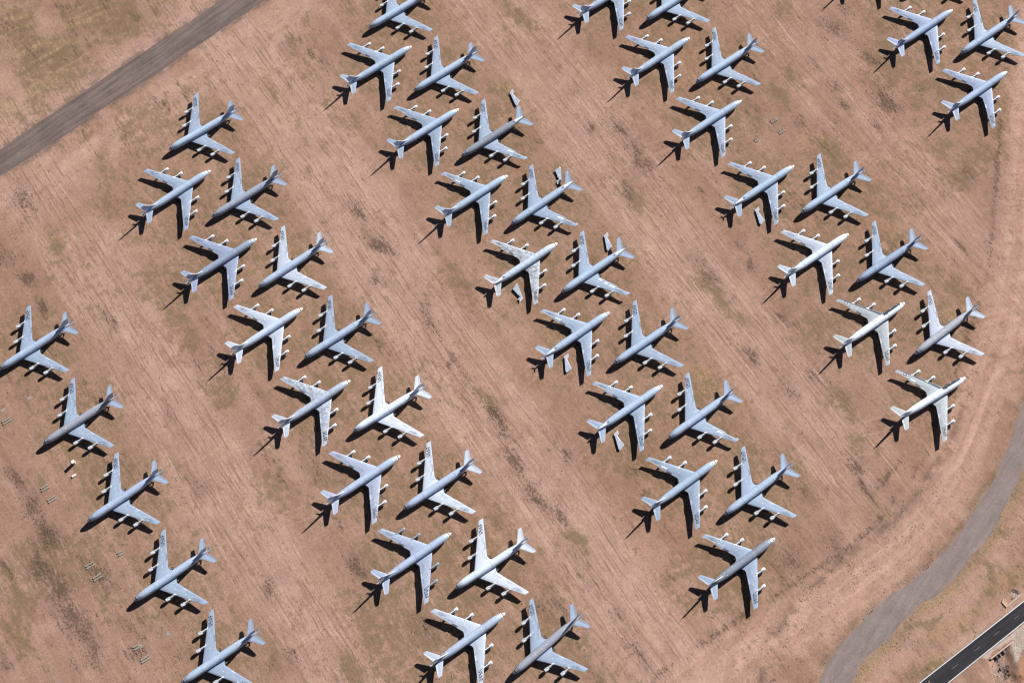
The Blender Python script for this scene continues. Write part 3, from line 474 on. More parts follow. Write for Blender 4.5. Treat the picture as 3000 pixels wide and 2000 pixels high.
for rn, mem in ROWS:
    cnt = {'A': 0, 'B': 0}
    for nm in mem:
        x, y, a = PL[nm]; r = math.radians(a); typ = nm[0]
        loc = (x-20*math.cos(r), y-20*math.sin(r), 0.0)
        rank = cnt[typ]; cnt[typ] += 1
        cw, cf, blot = COLS.get(nm, (WING, FUSC, .04))
        rr = random.Random(nm); kx = rr.uniform(.94, 1.06); cw = tuple(c*kx*(1.0 if nm not in COLS or COLS[nm][0] in (WING, LIGHTW) else 1.18) for c in cw); kx = rr.uniform(.94, 1.06); cf = tuple(min(m_, c*kx*(1.32 if cf == FUSC else 1.62 if max(cf) < .40 else 1.45)*q_) for c, q_, m_ in zip(cf, (.97, 1.02, 1.02), (.74, .80, .88)))
        p = proto.copy(); COL.objects.link(p); p.location = loc; p.rotation_euler = (0, 0, r)
        for c, g in proto_tree:
            base = c.data.name.split('.')[0]
            if base == 'fin' and nm in NOFIN: continue
            if base == 'refuelling_boom' and nm in NOBOOM: continue
            q = c.copy(); COL.objects.link(q); q.parent = p
            col = cf if base in ('fuselage', 'fin') else cw
            if base == 'radome': col = (.78, .78, .79) if nm in ('A19', 'A20') or typ == 'A' else (.46, .47, .56)  # jets facing lower left: shade on the nose put into the radome colour
            if base == 'refuelling_boom': col = (.5, .52, .57)
            q.color = (*col, blot if base == 'wing' else blot*.35)
            if nm == 'A15' and base == 'tailplane': q.color = (*col, .8)
            if nm in NOTAPE and base == 'fuselage':
                q.material_slots[1].link = 'OBJECT'; q.material_slots[1].material = M['skin']
            for k in g:
                kb = k.data.name.split('.')[0]
                s = 1 if SIDE[k.data.name] > 0 else -1
                if kb == 'outboard_aileron' and nm in STRIPPED and s == (1 if STRIPPED[nm] > 0 else -1) and STRIPPED[nm]: continue
                kk = k.copy(); COL.objects.link(kk); kk.parent = q; kk.color = (*col, blot*.5)
                if nm == 'A22' and kb in ('fan_cowl', 'pylon', 'joint_wrap'):
                    kk.material_slots[0].link = 'OBJECT'; kk.material_slots[0].material = M['metal']
            if base == 'wing' and SIDE[c.data.name] > 0 and nm in STRIPPED:
                key = 'nt'
                if key not in rectm: rectm[key] = notch_tape(1).build('aileron_bay_tape', M['white'], None); proto_extra = True
                e = rectm[key].copy(); COL.objects.link(e); e.parent = q
                if STRIPPED[nm] == 2:
                    for key, args in (('ra', (1, 10.6, 13.2, .60, .76, nm in ('A25', 'A19', 'A17')) ),):
                        key = key+str(args[-1])
                        if key not in rectm: rectm[key] = rect_patch(*args).build('patch_panel', M['white'], None)
                        e = rectm[key].copy(); COL.objects.link(e); e.parent = q
                if nm == 'B15':
                    for key, args in (('rb', (1, 5.0, 6.6, .74, .86, False)), ('rc', (1, 8.1, 9.6, .66, .78, False))):
                        if key not in rectm: rectm[key] = rect_patch(*args).build('patch_panel', M['white'], None)
                        e = rectm[key].copy(); COL.objects.link(e); e.parent = q
            if base == 'fuselage' and nm in NOFIN:
                if 'stub' not in rectm:
                    g2 = MB(); fuspatch(g2, 33.6, 38.2, -26, 26, .02, 6, 4); rectm['stub'] = g2.build('fin_stub_cover', M['white'], None, 40)
                e = rectm['stub'].copy(); COL.objects.link(e); e.parent = q
                if 'slot' not in rectm:
                    g2 = MB(); fuspatch(g2, 32.2, 33.4, -14, 14, .02, 3, 3); rectm['slot'] = g2.build('fin_root_slot', M['dark'], None, 40)
                e = rectm['slot'].copy(); COL.objects.link(e); e.parent = q
            if nm in ('A19', 'A20'):
                if base == 'fuselage':
                    if 'agl' not in rectm:
                        g2 = MB(); fuspatch(g2, 3.0, 11.4, 8, 88, .010, 10, 8); fuspatch(g2, 11.4, 13.6, 0, 62, .010, 3, 6); rectm['agl'] = g2.build('charcoal_side_panel', M['char'], None, 40)
                        g2 = MB(); fuspatch(g2, 5.2, 9.4, 66, 74, .016, 5, 1); rectm['agw'] = g2.build('sealed_door', M['white'], None, 40)
                    for kx in ('agl', 'agw'):
                        e = rectm[kx].copy(); COL.objects.link(e); e.parent = q
                if base == 'wing' and SIDE[c.data.name] > 0:
                    if 'lew' not in rectm:
                        g2 = MB(); V = []
                        ys = np.linspace(1.75, 19.9, 16)
                        cc = (.012, .03, .06, .10, .14, .17)
                        for yy in ys:
                            lim = float(np.interp(yy, [1.75, 6, 20], [2.1, 1.5, .62]))/(wTE(yy)-wLE(yy))
                            for t in (.02, .12, .3, .55, .8, 1): V.append(wp(yy, lim*t, .008, 1))
                        g2.add(V, [(i*6+j, i*6+j+1, (i+1)*6+j+1, (i+1)*6+j) for i in range(15) for j in range(5)])
                        rectm['lew'] = g2.build('charcoal_leading_edge', M['char'], None, 40)
                        rectm['star'] = star_mesh(True).build('wing_insignia', [M['navy'], M['white']], None)
                    for kx in ('lew', 'star'):
                        e = rectm[kx].copy(); COL.objects.link(e); e.parent = q
                    for kk in [k2 for k2 in bpy.data.objects if k2.parent == q and k2.data.name == 'wing_insignia' and k2.data.materials[0] == M['lowvis']]:
                        bpy.data.objects.remove(kk)
        desc = 'grey'
        if nm in NOFIN: desc = 'finless grey'
        if nm in ('A19', 'A20'): desc = 'white-topped'
        if nm in ('A13', 'A18', 'B18', 'B25', 'B20'): desc = 'pale grey'
        if nm == 'A14': desc = 'pale stained'
        if nm == 'A15': desc = 'finless mottled'
        if nm == 'A22': desc = 'bare-engined grey'
        if nm in ('B4',): desc = 'finless darker'
        face = 'upper right' if typ == 'A' else 'lower left'
        rowt = {'first': 'leftmost', 'fifth': 'rightmost'}.get(rn, rn)
        tail = f'{rowt} row' if rn in ('first', 'fifth') else f'{rowt} row from left'
        tag(p, f'{desc} jet pointing {face}, {ORD[rank]} so facing in {tail}', 'airplane', 'grey jets parked in rows on the desert')
        p.name = 'parked_jet'
# drop the prototypes themselves
for c, g in proto_tree:
    for k in g: bpy.data.objects.remove(k)
    bpy.data.objects.remove(c)
bpy.data.objects.remove(proto)
for o in rectm.values(): bpy.data.objects.remove(o)

# ------------------------------------------------------------------ removed tail fins lying beside their jets
FP = [(-.85, -1.4), (-.2, -1.9), (6.8, -1.25), (7.1, -1.36), (8.55, 1.1), (7.15, 1.15), (6.45, -.05), (.9, 1.4)]
def fin_on_ground():
    root = empty('removed_fin', (0, 0, 0))
    mb = MB(); k = len(FP); cx = np.mean([p[0] for p in FP])
    def th(s): return float(np.interp(s, [-1, 8.6], [.30, .14]))
    z0 = .72
    rings = []
    inn = []
    for i, (s, t) in enumerate(FP):
        c = Vector((3.4 if s < 3.4 else (s*.5+2.4), -.25, 0)); v = Vector((s, t, 0)); d = (c-v).normalized()*.28; inn.append(v+d)
    low = [(s, t, z0-.03) for s, t in FP]; mid = [(s, t, z0+.03) for s, t in FP]
    top = [(v.x, v.y, z0+th(v.x)) for v in inn]; bot = [(v.x, v.y, z0-th(v.x)) for v in inn]
    mb.loft([bot, low, mid, top])
    sk = mb.build('fin_skin', M['skin'], root); sk.color = (.35, .40, .49, .1)
    g = MB()
    def edge(i, j, w=.24):
        w *= 1.4
        a = Vector((*FP[i], z0)); b = Vector((*FP[j], z0)); d = (b-a).normalized(); nrm = Vector((-d.y, d.x, 0))
        c = Vector((3.4, -.25, z0));  nrm = nrm if (c-a).dot(nrm) > 0 else -nrm
        L = (b-a).length; V = []
        for u in (0, L): V += [a+d*u-nrm*.02+Vector((0, 0, .05)), a+d*u+nrm*w+Vector((0, 0, .335 if u < 1 else .22))]
        g.add(V, [(0, 1, 3, 2)])
    edge(6, 7, .26); edge(0, 7, .26); edge(0, 1, .2); edge(3, 4, .22); edge(5, 6, .2)
    for s, t, w in ((3.5, -.35, .8), (4.3, .3, .55)):
        V = [(s, t-w/2, z0+.30), (s+.25, t-w/2, z0+.30), (s+.25, t+w/2, z0+.28), (s, t+w/2, z0+.28)]; g.add(V, [(0, 1, 2, 3)])
    g.build('edge_tape', M['white'], root)
    g = MB(); g.tube([(7.8, -.2, z0), (8.5, -1.9, z0)], [.09, .03], 8); g.build('probe', M['steel'], root)
    for s, t in ((1.0, -.2), (5.6, -.7)):
        g = MB(); g.box((s, t, .24), (.35, 1.6, .48)); g.build('support_stand', M['wood'], root)
    return root
FL = {'A15': 'pale removed tail fin lying beside the mottled finless jet in third row', 'A17': 'removed tail fin lying beside the lowest finless jet, third row from left',
      'B15': 'removed tail fin lying between two jets, right of the mottled finless jet', 'B4': 'removed tail fin lying off the tailplane tip of the darker finless jet',
      'B5': 'removed tail fin with its root uppermost, right of a finless jet, third row',
      'A16': 'removed tail fin lying below the middle of three finless jets facing upper right', 'A8': 'removed tail fin beside the only finless jet of the fourth row'}
fproto = fin_on_ground(); fk = kids(fproto); used = False
for nm, v in D['fins'].items():
    if not used: r = fproto; used = True
    else:
        r = fproto.copy(); COL.objects.link(r)
        for c in fk:
            q = c.copy(); COL.objects.link(q); q.parent = r
    ax = math.atan2(v[3]-v[1], v[2]-v[0]); L = math.hypot(v[3]-v[1], v[2]-v[0])
    # local +t is to the right of the axis
    r.location = (v[0], v[1], 0); r.rotation_euler = (0, 0, ax); r.scale = (1, -1, 1)
    tag(r, FL[nm], 'tail fin', 'tail fins removed from jets and laid on the ground')
# real mirrored meshes instead of a negative scale
done = set()
for o in list(bpy.data.objects):
    if o.name.startswith('removed_fin'):
        o.scale = (1, 1, 1)
        for c in kids(o):
            if c.data.name not in done:
                done.add(c.data.name); c.data.transform(Matrix.Scale(-1, 4, (0, 1, 0))); c.data.flip_normals()

# ------------------------------------------------------------------ ground colour masks
LD = np.array([.58, -.815]); LD /= np.hypot(*LD); LN = np.array([-LD[1], LD[0]])
GRID = .6
def axis(a, b, st):
    core = np.arange(a, b+st/2, st); out = []; d = st; p = 0
    ext = [3, 8, 18, 40, 90, 200, 450, 1000, 2200, 4800, 9000]
    return np.concatenate([[a-e for e in ext[::-1]], core, [b+e for e in ext]])
gx = axis(-302, 302, GRID); gy = axis(66, 474, GRID)
GX, GY = np.meshgrid(gx, gy)
def masks(X, Y):
    U = X*LD[0]+Y*LD[1]; W = X*LN[0]+Y*LN[1]
    wx = X+6*(fbm(X*.05, Y*.05, 3, 3)-.5)*2; wy = Y+6*(fbm(X*.05, Y*.05, 9, 3)-.5)*2
    R = {k: np.zeros(X.shape) for k in 'doyprg'}
    wu = wx*LD[0]+wy*LD[1]; ww = wx*LN[0]+wy*LN[1]
    for bx, by, a, b, am, k in D['veg']:
        u0 = bx*LD[0]+by*LD[1]; w0 = bx*LN[0]+by*LN[1]
        q = ((wu-u0)/(a*.85+.5))**2+((ww-w0)/(b*.85+.5))**2
        R[k] = np.maximum(R[k], am*np.exp(-np.minimum(q*.9, 30)))
    # unmown ground around each jet
    for nm, (x, y, a) in PL.items():
        r = math.radians(a); cx, cy = x-20*math.cos(r), y-20*math.sin(r)
        q = ((wx-cx)**2+(wy-cy)**2)/24.0**2
        R['o'] = np.maximum(R['o'], .50*np.exp(-np.minimum(q**1.5, 30)))
    R['U'] = U; R['W'] = W
    lane = np.zeros(X.shape)
    pale = np.zeros(X.shape)
    for c, h, w in ((-6, 17, .52), (119, 22, .92), (245, 20, .46), (366, 17, .32)):
        l = (1-sst(h*.70, h*1.30, np.abs(W-c+9*(fbm(U*.012, W*.02, 31, 2)-.5))))*(1-(c > 200)*sst(-70, -5, U+14*(fbm(X*.02, Y*.02, 33, 2)-.5))); lane = np.maximum(lane, l); pale = np.maximum(pale, l*w)
    R['lane'] = lane; R['pale'] = pale
    return R
def lin(r, g, b):
    f = lambda c: ((c/255+.055)/1.055)**2.4 if c > 10 else c/3294
    return np.array([f(r), f(g), f(b)])
K = np.array([1, .975, .948])/1.36
C_BASE = lin(176, 141, 125)*K; C_PALE = lin(199, 164, 148)*K; C_DARK = lin(103, 85, 73)*K; C_OLIVE = lin(134, 115, 86)*K; C_YEL = lin(176, 148, 111)*K; C_RED = lin(170, 128, 106)*K; C_GREY = lin(120, 112, 104)*K; C_BROWN = lin(166, 131, 113)*K
def mix(c, d, m): return c*(1-m[..., None])+d*m[..., None]
def hash_(s): return sum((i+3)*ord(ch)*7919 for i, ch in enumerate(s))
def ground_colour(X, Y):
    R = masks(X, Y); U, W = R['U'], R['W']
    big = fbm(X*.012, Y*.012, 41, 4); med = fbm(X*.06, Y*.06, 51, 4); fin = fbm(X*.45, Y*.45, 61, 3); m2 = fbm(X*.17, Y*.17, 65, 4)
    W0 = W; W = W+3.5*(fbm(U*.010, W*.02, 67, 3)-.5)*2
    st = fbm(U*.030, W*.62, 71, 4); st2 = fbm(U*.06, W*1.25, 81, 3); st3 = fbm(U*.014, W*.16, 91, 3)
    pt = sst(.36, .62, fbm(X*.03, Y*.03, 95, 3))
    c = np.broadcast_to(C_BASE, X.shape+(3,)).copy()
    c = mix(c, C_RED, sst(.42, .66, big)*.75); c = mix(c, C_PALE, sst(.48, .70, med)*.40); c = mix(c, C_BASE*.82, sst(.52, .72, fbm(X*.045, Y*.045, 97, 4))*.55)
    c = mix(c, C_PALE, R['lane']*sst(.48, .66, st)*.30*(.35+.65*pt)); c = mix(c, C_RED*.88, R['lane']*sst(.52, .70, st2)*.25*(.4+.6*(1-pt)))
    c = mix(c, C_BROWN, np.clip(.55-R['pale']*.9, 0, 1)); c = mix(c, C_PALE, np.clip(R['pale']*(.60+.60*sst(.40, .62, fbm(U*.012, W*.12, 93, 4))), 0, .9))
    c = mix(c, C_PALE, sst(.52, .75, st3)*.38*(1-R['lane']*.5)); c = mix(c, C_RED*.9, sst(.55, .75, fbm(U*.02, W*.3, 99, 4))*.35)
    c = mix(c, C_RED*.97, .75*sst(395, 450, W0+.25*(U+150)+30*(big-.5))*sst(.35, .6, med)); c = mix(c, C_RED*.95, .6*sst(60, 190, U)*sst(150, 260, W0)*sst(.3, .6, big))
    c = mix(c, C_RED, R['r']*.75); c = mix(c, C_PALE, R['p']*.8)
    brk = sst(.32, .60, fbm(X*.22, Y*.22, 101, 4)); brs = sst(.34, .62, fbm(U*.07, W*.48, 111, 4))
    c = mix(c, C_OLIVE*1.12, np.clip(R['o']*.48, 0, .45)); c = mix(c, C_YEL, R['y']*.35); c = mix(c, C_DARK*1.3, R['d']*.28)
    c = mix(c, C_GREY, R['g']*.8)
    R['o'] = np.maximum(R['o'], sst(.48, .70, fbm(X*.035, Y*.035, 121, 4))*.55*(1-.6*R['lane']))
    R['d'] = np.maximum(R['d'], .62*sst(.56, .72, fbm(U*.06, W*.20, 131, 4))*sst(.38, .62, fbm(X*.02, Y*.02, 141, 3))*(1-.35*R['lane']))
    # north-west mown field beyond the gravel road
    sd = side(X, Y, D['grav_hi'])
    nw = sst(7, 16, sd+5*(med-.5)*2)*(sd > 0)
    dirs = ((.90, .43), (.57, -.82), (.82, .57), (.97, .2))
    hat = np.zeros(X.shape)
    for i, (dx, dy) in enumerate(dirs):
        uu = X*dx+Y*dy; vv = -X*dy+Y*dx
        l = sst(.63, .75, vn(vv*.55+3*fbm(uu*.01, vv*.01, 150+i, 2), uu*.012, 160+i))*sst(.42, .6, fbm(X*.03+i*7, Y*.03, 170+i, 3))
        hat = np.maximum(hat, l)
    veg = np.clip(.2+R['o']*.9+R['d']*.4-R['p']*1.1, 0, 1)
    R['o'] = R['o']*(1-nw)+nw*np.clip(veg*.8, 0, .7)
    cc = mix(c, lin(149, 124, 103)*K, np.clip(.12+veg*.70, 0, .72)); cc = mix(cc, lin(182, 154, 122)*K, hat*np.clip(.25+veg, 0, 1)*.95)
    c = c*(1-nw[..., None])+cc*nw[..., None]
    sh = np.exp(-((np.abs(sd)-0)/11)**2)*(sd > -2); c = mix(c, C_PALE*np.array([.95, .95, .97]), np.clip(sh*.95*(.7+.3*st2), 0, 1)*(sd > -2))
    sl = side(X, Y, D['grav_lo']); sl2 = np.where(sl < 0, -sl, 99)
    c = mix(c, C_OLIVE*.9, np.exp(-(sl2/2.2)**2)*.6*sst(.4, .6, med)); c = mix(c, C_PALE, np.exp(-((sl2-17)/13)**2)*.85*(.5+.5*sst(.35, .6, fbm(sl2*.25, (X*.82+Y*.57)*.012, 183, 3)))); R['lane'] = np.maximum(R['lane'], 0)
    gn = sst(.32, .60, fbm(X*.35, Y*.35, 185, 3)); eg = np.minimum(np.where(sd > 0, sd, 99), sl2)
    c = mix(c, lin(126, 109, 103)*K, np.exp(-(eg/2.2)**2)*.85*gn)
    # bare verge beside the curved perimeter road
    cl = polydist(X, Y, D['curve_l']); inside = side(X, Y, D['curve_l'])
    vg = polydist(X, Y, D['verge']); v = np.exp(-(vg/12.5)**4); R['lane'] = R['lane']*(1-v); R['d'] = R['d']*(1-.8*v); R['o'] = R['o']*(1-.8*v); R['d'] = np.maximum(R['d'], .75*np.exp(-((vg-15)/2.6)**2)*(inside < 0)*(cl > vg)*sst(.3, .55, med))
    alo = fbm(cl*.5, U*.03+W*.02, 181, 3)
    sdv = side(X, Y, D['verge']); c = mix(c, C_PALE*np.array([1.05, 1.03, 1.01]), v*.98*(.62+.38*sst(.35, .6, alo))); c = mix(c, C_RED, v*.34*sst(.48, .64, fbm(sdv*.34, Y*.012+3, 191, 3)))
    c = mix(c, C_OLIVE*.9, np.exp(-((cl-1.6)/1.6)**2)*.65*(inside < 0)*sst(.38, .6, med)); c = mix(c, C_DARK, np.exp(-((cl-26)/2.2)**2)*.55*(inside < 0)*brk)
    cr = polydist(X, Y, D['curve_r']); out = side(X, Y, D['curve_r']) > 0
    c = mix(c, C_YEL*.85, np.exp(-((cr-2.0)/2.4)**2)*.8*out*sst(.25, .5, med)); c = mix(c, C_PALE, np.exp(-((cr-9)/5)**2)*.5*out)
    ec = np.minimum(np.where(inside < 0, cl, 99), np.where(out, cr, 99)); c = mix(c, lin(150, 134, 127)*K, np.exp(-(ec/2.0)**2)*.75*gn)
    ash = polydist(X, Y, D['asph_hi']); ab = side(X, Y, D['asph_hi']) > 0
    c = mix(c, C_YEL*.9, np.exp(-((ash-12)/5)**2)*.6*ab*sst(.35, .6, fbm(X*.05+Y*.03, Y*.2-X*.12, 195, 3))); c = mix(c, C_PALE*.97, np.exp(-((ash-2)/3)**2)*.7*ab)
    for key, col, am in (('pale', lin(205, 190, 180)*K, .85), ('rip2', lin(200, 190, 176)*K, .75), ('rip1', lin(190, 175, 165)*K, .7), ('ditch', lin(150, 130, 122)*K, .8), ('redsoil', lin(190, 140, 112)*K, .9)):
        jx = X+1.2*(fbm(X*.6, Y*.6, 201, 3)-.5)*2; jy = Y+1.2*(fbm(X*.6, Y*.6, 211, 3)-.5)*2
        c = mix(c, col*(1), am*inpoly(jx, jy, D[key]).astype(float))
    rip = inpoly(X, Y, D['rip2']).astype(float)
    c = c*(1+.30*(fin-.5)*2*rip)[..., None]
    # ruts where each jet was towed in, and worn soil under its wheels
    for nm, (px_, py_, pa_) in PL.items():
        r_ = math.radians(pa_); m_ = (np.abs(X-px_+30*math.cos(r_)) < 60) & (np.abs(Y-py_+30*math.sin(r_)) < 60)
        if not m_.any(): continue
        dx_ = X[m_]-px_; dy_ = Y[m_]-py_; a_ = -(dx_*math.cos(r_)+dy_*math.sin(r_)); b_ = -dx_*math.sin(r_)+dy_*math.cos(r_)
        hs = (hash_(nm) % 200)/100-1; bend = hs*.006*np.maximum(a_-22, 0)**2
        e_ = sst(14, 22, a_)*(1-sst(56, 74, a_)); rut = np.zeros(a_.shape)
        for bb in (-3.3, 3.3): rut = np.maximum(rut, np.exp(-((b_-bb-bend)/.55)**2))
        rut = np.maximum(rut, .6*np.exp(-((b_-bend)/.4)**2)*sst(4, 6, a_))*np.maximum(e_, .0)
        c[m_] = mix(c[m_], C_PALE, rut*.42*sst(.3, .55, fbm(a_*.1, b_*.3, 97, 3)))
        q_ = np.exp(-(((a_-21)/5)**2+(b_/7)**2)); c[m_] = mix(c[m_], C_RED*.9, q_*.35)
    # tyre tracks driven along the lanes
    tr = np.random.default_rng(77); Uf, Wf = U, W0
    for c0, hw, nT in ((-6, 17, 16), (119, 21, 22), (245, 20, 16), (366, 17, 10), (-95, 30, 6), (440, 25, 5)):
        for i_ in range(nT):
            w_ = c0+tr.uniform(-hw, hw); u0 = tr.uniform(-420, 60); ln = tr.uniform(90, 340); amp = tr.uniform(1, 6); k_ = tr.uniform(.008, .02); ph = tr.uniform(0, 6.3); dr = tr.uniform(-.05, .05)
            wid = tr.uniform(.28, .5); am = tr.uniform(.25, .6); dark = tr.uniform() < .45
            cen = w_+dr*(Uf-u0-ln/2)+amp*np.sin(Uf*k_+ph); end = sst(u0, u0+25, Uf)*(1-sst(u0+ln-25, u0+ln, Uf))
            g2 = np.maximum(np.exp(-((Wf-cen-1.1)/wid)**2), np.exp(-((Wf-cen+1.1)/wid)**2))*end*am
            c = mix(c, C_BROWN*.80 if dark else C_PALE*1.08, g2*sst(.25, .6, st2*.5+.5*med))
    # fine tone
    c = c*(1+.10*(fin-.5)*2+.16*(m2-.5)*2)[..., None]
    return np.clip(c, .01, .8), R
far = (np.abs(GX) > 320) | (GY < 50) | (GY > 490)
GC, RM = ground_colour(GX, GY)
GZ = .05*(fbm(GX*.3, GY*.3, 301, 3)-.5)*2
dq = polydist(GX, GY, [D['holes'][1], D['ditch'][3]]+[[D['ditch'][3][0]+2, D['ditch'][3][1]-40]])
GZ -= 1.7*(1-sst(1.5, 7, dq+1.5*(fbm(GX*.4, GY*.4, 311, 3)-.5)))*(side(GX, GY, D['head2']) < 0)
GZ -= .8*inpoly(GX, GY, D['head1'][1:]+[D['rip1'][0]]).astype(float)*sst(0, 2, polydist(GX, GY, D['head1']))
for k1, k2 in (('grav_hi', 'grav_lo'), ('curve_l', 'curve_r'), ('asph_hi', 'asph_lo')):
    m1 = np.minimum(polydist(GX, GY, D[k1]), polydist(GX, GY, D[k2])); poly = D[k1]+D[k2][::-1]
    GZ = np.where((m1 < 1.5) | inpoly(GX, GY, poly), np.minimum(GZ, -.035), GZ)
GZ[far] = -.03
ny, nx = GX.shape
V = np.stack([GX, GY, GZ], -1).reshape(-1, 3)
idx = np.arange(nx*ny).reshape(ny, nx)
Fq = np.stack([idx[:-1, :-1], idx[:-1, 1:], idx[1:, 1:], idx[1:, :-1]], -1).reshape(-1, 4)
me = bpy.data.meshes.new('ground')
me.vertices.add(len(V)); me.vertices.foreach_set('co', V.astype(np.float32).ravel())
me.loops.add(Fq.size); me.loops.foreach_set('vertex_index', Fq.astype(np.int32).ravel())
me.polygons.add(len(Fq)); me.polygons.foreach_set('loop_start', np.arange(0, Fq.size, 4, dtype=np.int32)); me.update(calc_edges=True)
at = me.attributes.new('col', 'FLOAT_COLOR', 'POINT'); at.data.foreach_set('color', np.concatenate([GC, np.ones(GC.shape[:2]+(1,))], -1).astype(np.float32).ravel())
for key, arr in (('lane', RM['lane']), ('dark', RM['d']), ('olive', RM['o']), ('yellow', RM['y'])):
    at = me.attributes.new(key, 'FLOAT', 'POINT'); at.data.foreach_set('value', np.clip(arr, 0, 1).astype(np.float32).ravel())
me.shade_smooth()
ground = bpy.data.objects.new('ground', me); COL.objects.link(ground); tag(ground, 'reddish tan desert soil with dry grass and wheel tracks', 'ground', kind='structure')

def soil_nodes(name, attr, streak_dir, streak_scale, a_streak, a_fine, rough=.95, base=None, speck=.35, bump=.25):
    m, N, L, b = new_mat(name); sv(b, Roughness=rough); b.inputs['Specular IOR Level'].default_value = .12
    geo = N.new('ShaderNodeNewGeometry')
    def noise(vec, scale, det, r=.6):
        n = N.new('ShaderNodeTexNoise'); n.inputs['Scale'].default_value = scale; n.inputs['Detail'].default_value = det; n.inputs['Roughness'].default_value = r; L.new(vec, n.inputs['Vector']); return n.outputs['Fac']
    def rng(x, a, c, lo, hi):
        r = N.new('ShaderNodeMapRange'); r.inputs['From Min'].default_value = a; r.inputs['From Max'].default_value = c; r.inputs['To Min'].default_value = lo; r.inputs['To Max'].default_value = hi; L.new(x, r.inputs['Value']); return r.outputs[0]
    def mul(a, c):
        q = N.new('ShaderNodeMath'); q.operation = 'MULTIPLY'
        for i, s in enumerate((a, c)):
            if isinstance(s, float): q.inputs[i].default_value = s
            else: L.new(s, q.inputs[i])
        return q.outputs[0]
    ang = math.atan2(streak_dir[1], streak_dir[0])
    mp = N.new('ShaderNodeMapping'); mp.vector_type = 'POINT'; mp.inputs['Rotation'].default_value = (0, 0, -ang); L.new(geo.outputs['Position'], mp.inputs['Vector'])
    mp2 = N.new('ShaderNodeMapping'); mp2.inputs['Scale'].default_value = (*streak_scale, 1); L.new(mp.outputs[0], mp2.inputs['Vector'])
    s1 = noise(mp2.outputs[0], 1.0, 5, .65)
    f1 = noise(geo.outputs['Position'], .9, 4, .7); f2 = noise(geo.outputs['Position'], 3.0, 2); lf = noise(geo.outputs['Position'], .07, 4, .65)
    k = mul(mul(rng(lf, .3, .7, .84, 1.16), rng(s1, .3, .7, 1-a_streak, 1+a_streak)), rng(f1, .3, .7, 1-a_fine, 1+a_fine))
    k = mul(k, rng(f2, .3, .7, 1-a_fine*.7, 1+a_fine*.7))
    if speck and base is None:
        va = N.new('ShaderNodeAttribute'); va.attribute_name = 'veg'
        vo = noise(geo.outputs['Position'], 1.25, 3, .55)
        th = rng(vo, .56, .66, 0, 1)
        amt = N.new('ShaderNodeMath'); amt.operation = 'MULTIPLY_ADD'; L.new(va.outputs['Fac'], amt.inputs[0]); amt.inputs[1].default_value = speck; amt.inputs[2].default_value = .07
        dk = N.new('ShaderNodeMath'); dk.operation = 'MULTIPLY_ADD'; L.new(mul(th, amt.outputs[0]), dk.inputs[0]); dk.inputs[1].default_value = -1; dk.inputs[2].default_value = 1
        k = mul(k, dk.outputs[0])
    mx = N.new('ShaderNodeMix'); mx.data_type = 'RGBA'; mx.blend_type = 'MULTIPLY'; mx.inputs['Factor'].default_value = 1
    if base is None:
        a = N.new('ShaderNodeAttribute'); a.attribute_name = attr; L.new(a.outputs['Color'], mx.inputs[6])
    else: mx.inputs[6].default_value = (*base, 1)
    L.new(k, mx.inputs[7]); L.new(mx.outputs[2], b.inputs['Base Color'])
    if bump:
        bp = N.new('ShaderNodeBump'); bp.inputs['Strength'].default_value = bump; bp.inputs['Distance'].default_value = .12
        ad = N.new('ShaderNodeMath'); ad.operation = 'ADD'; L.new(f1, ad.inputs[0]); L.new(s1, ad.inputs[1]); L.new(ad.outputs[0], bp.inputs['Height']); L.new(bp.outputs[0], b.inputs['Normal'])
    return m
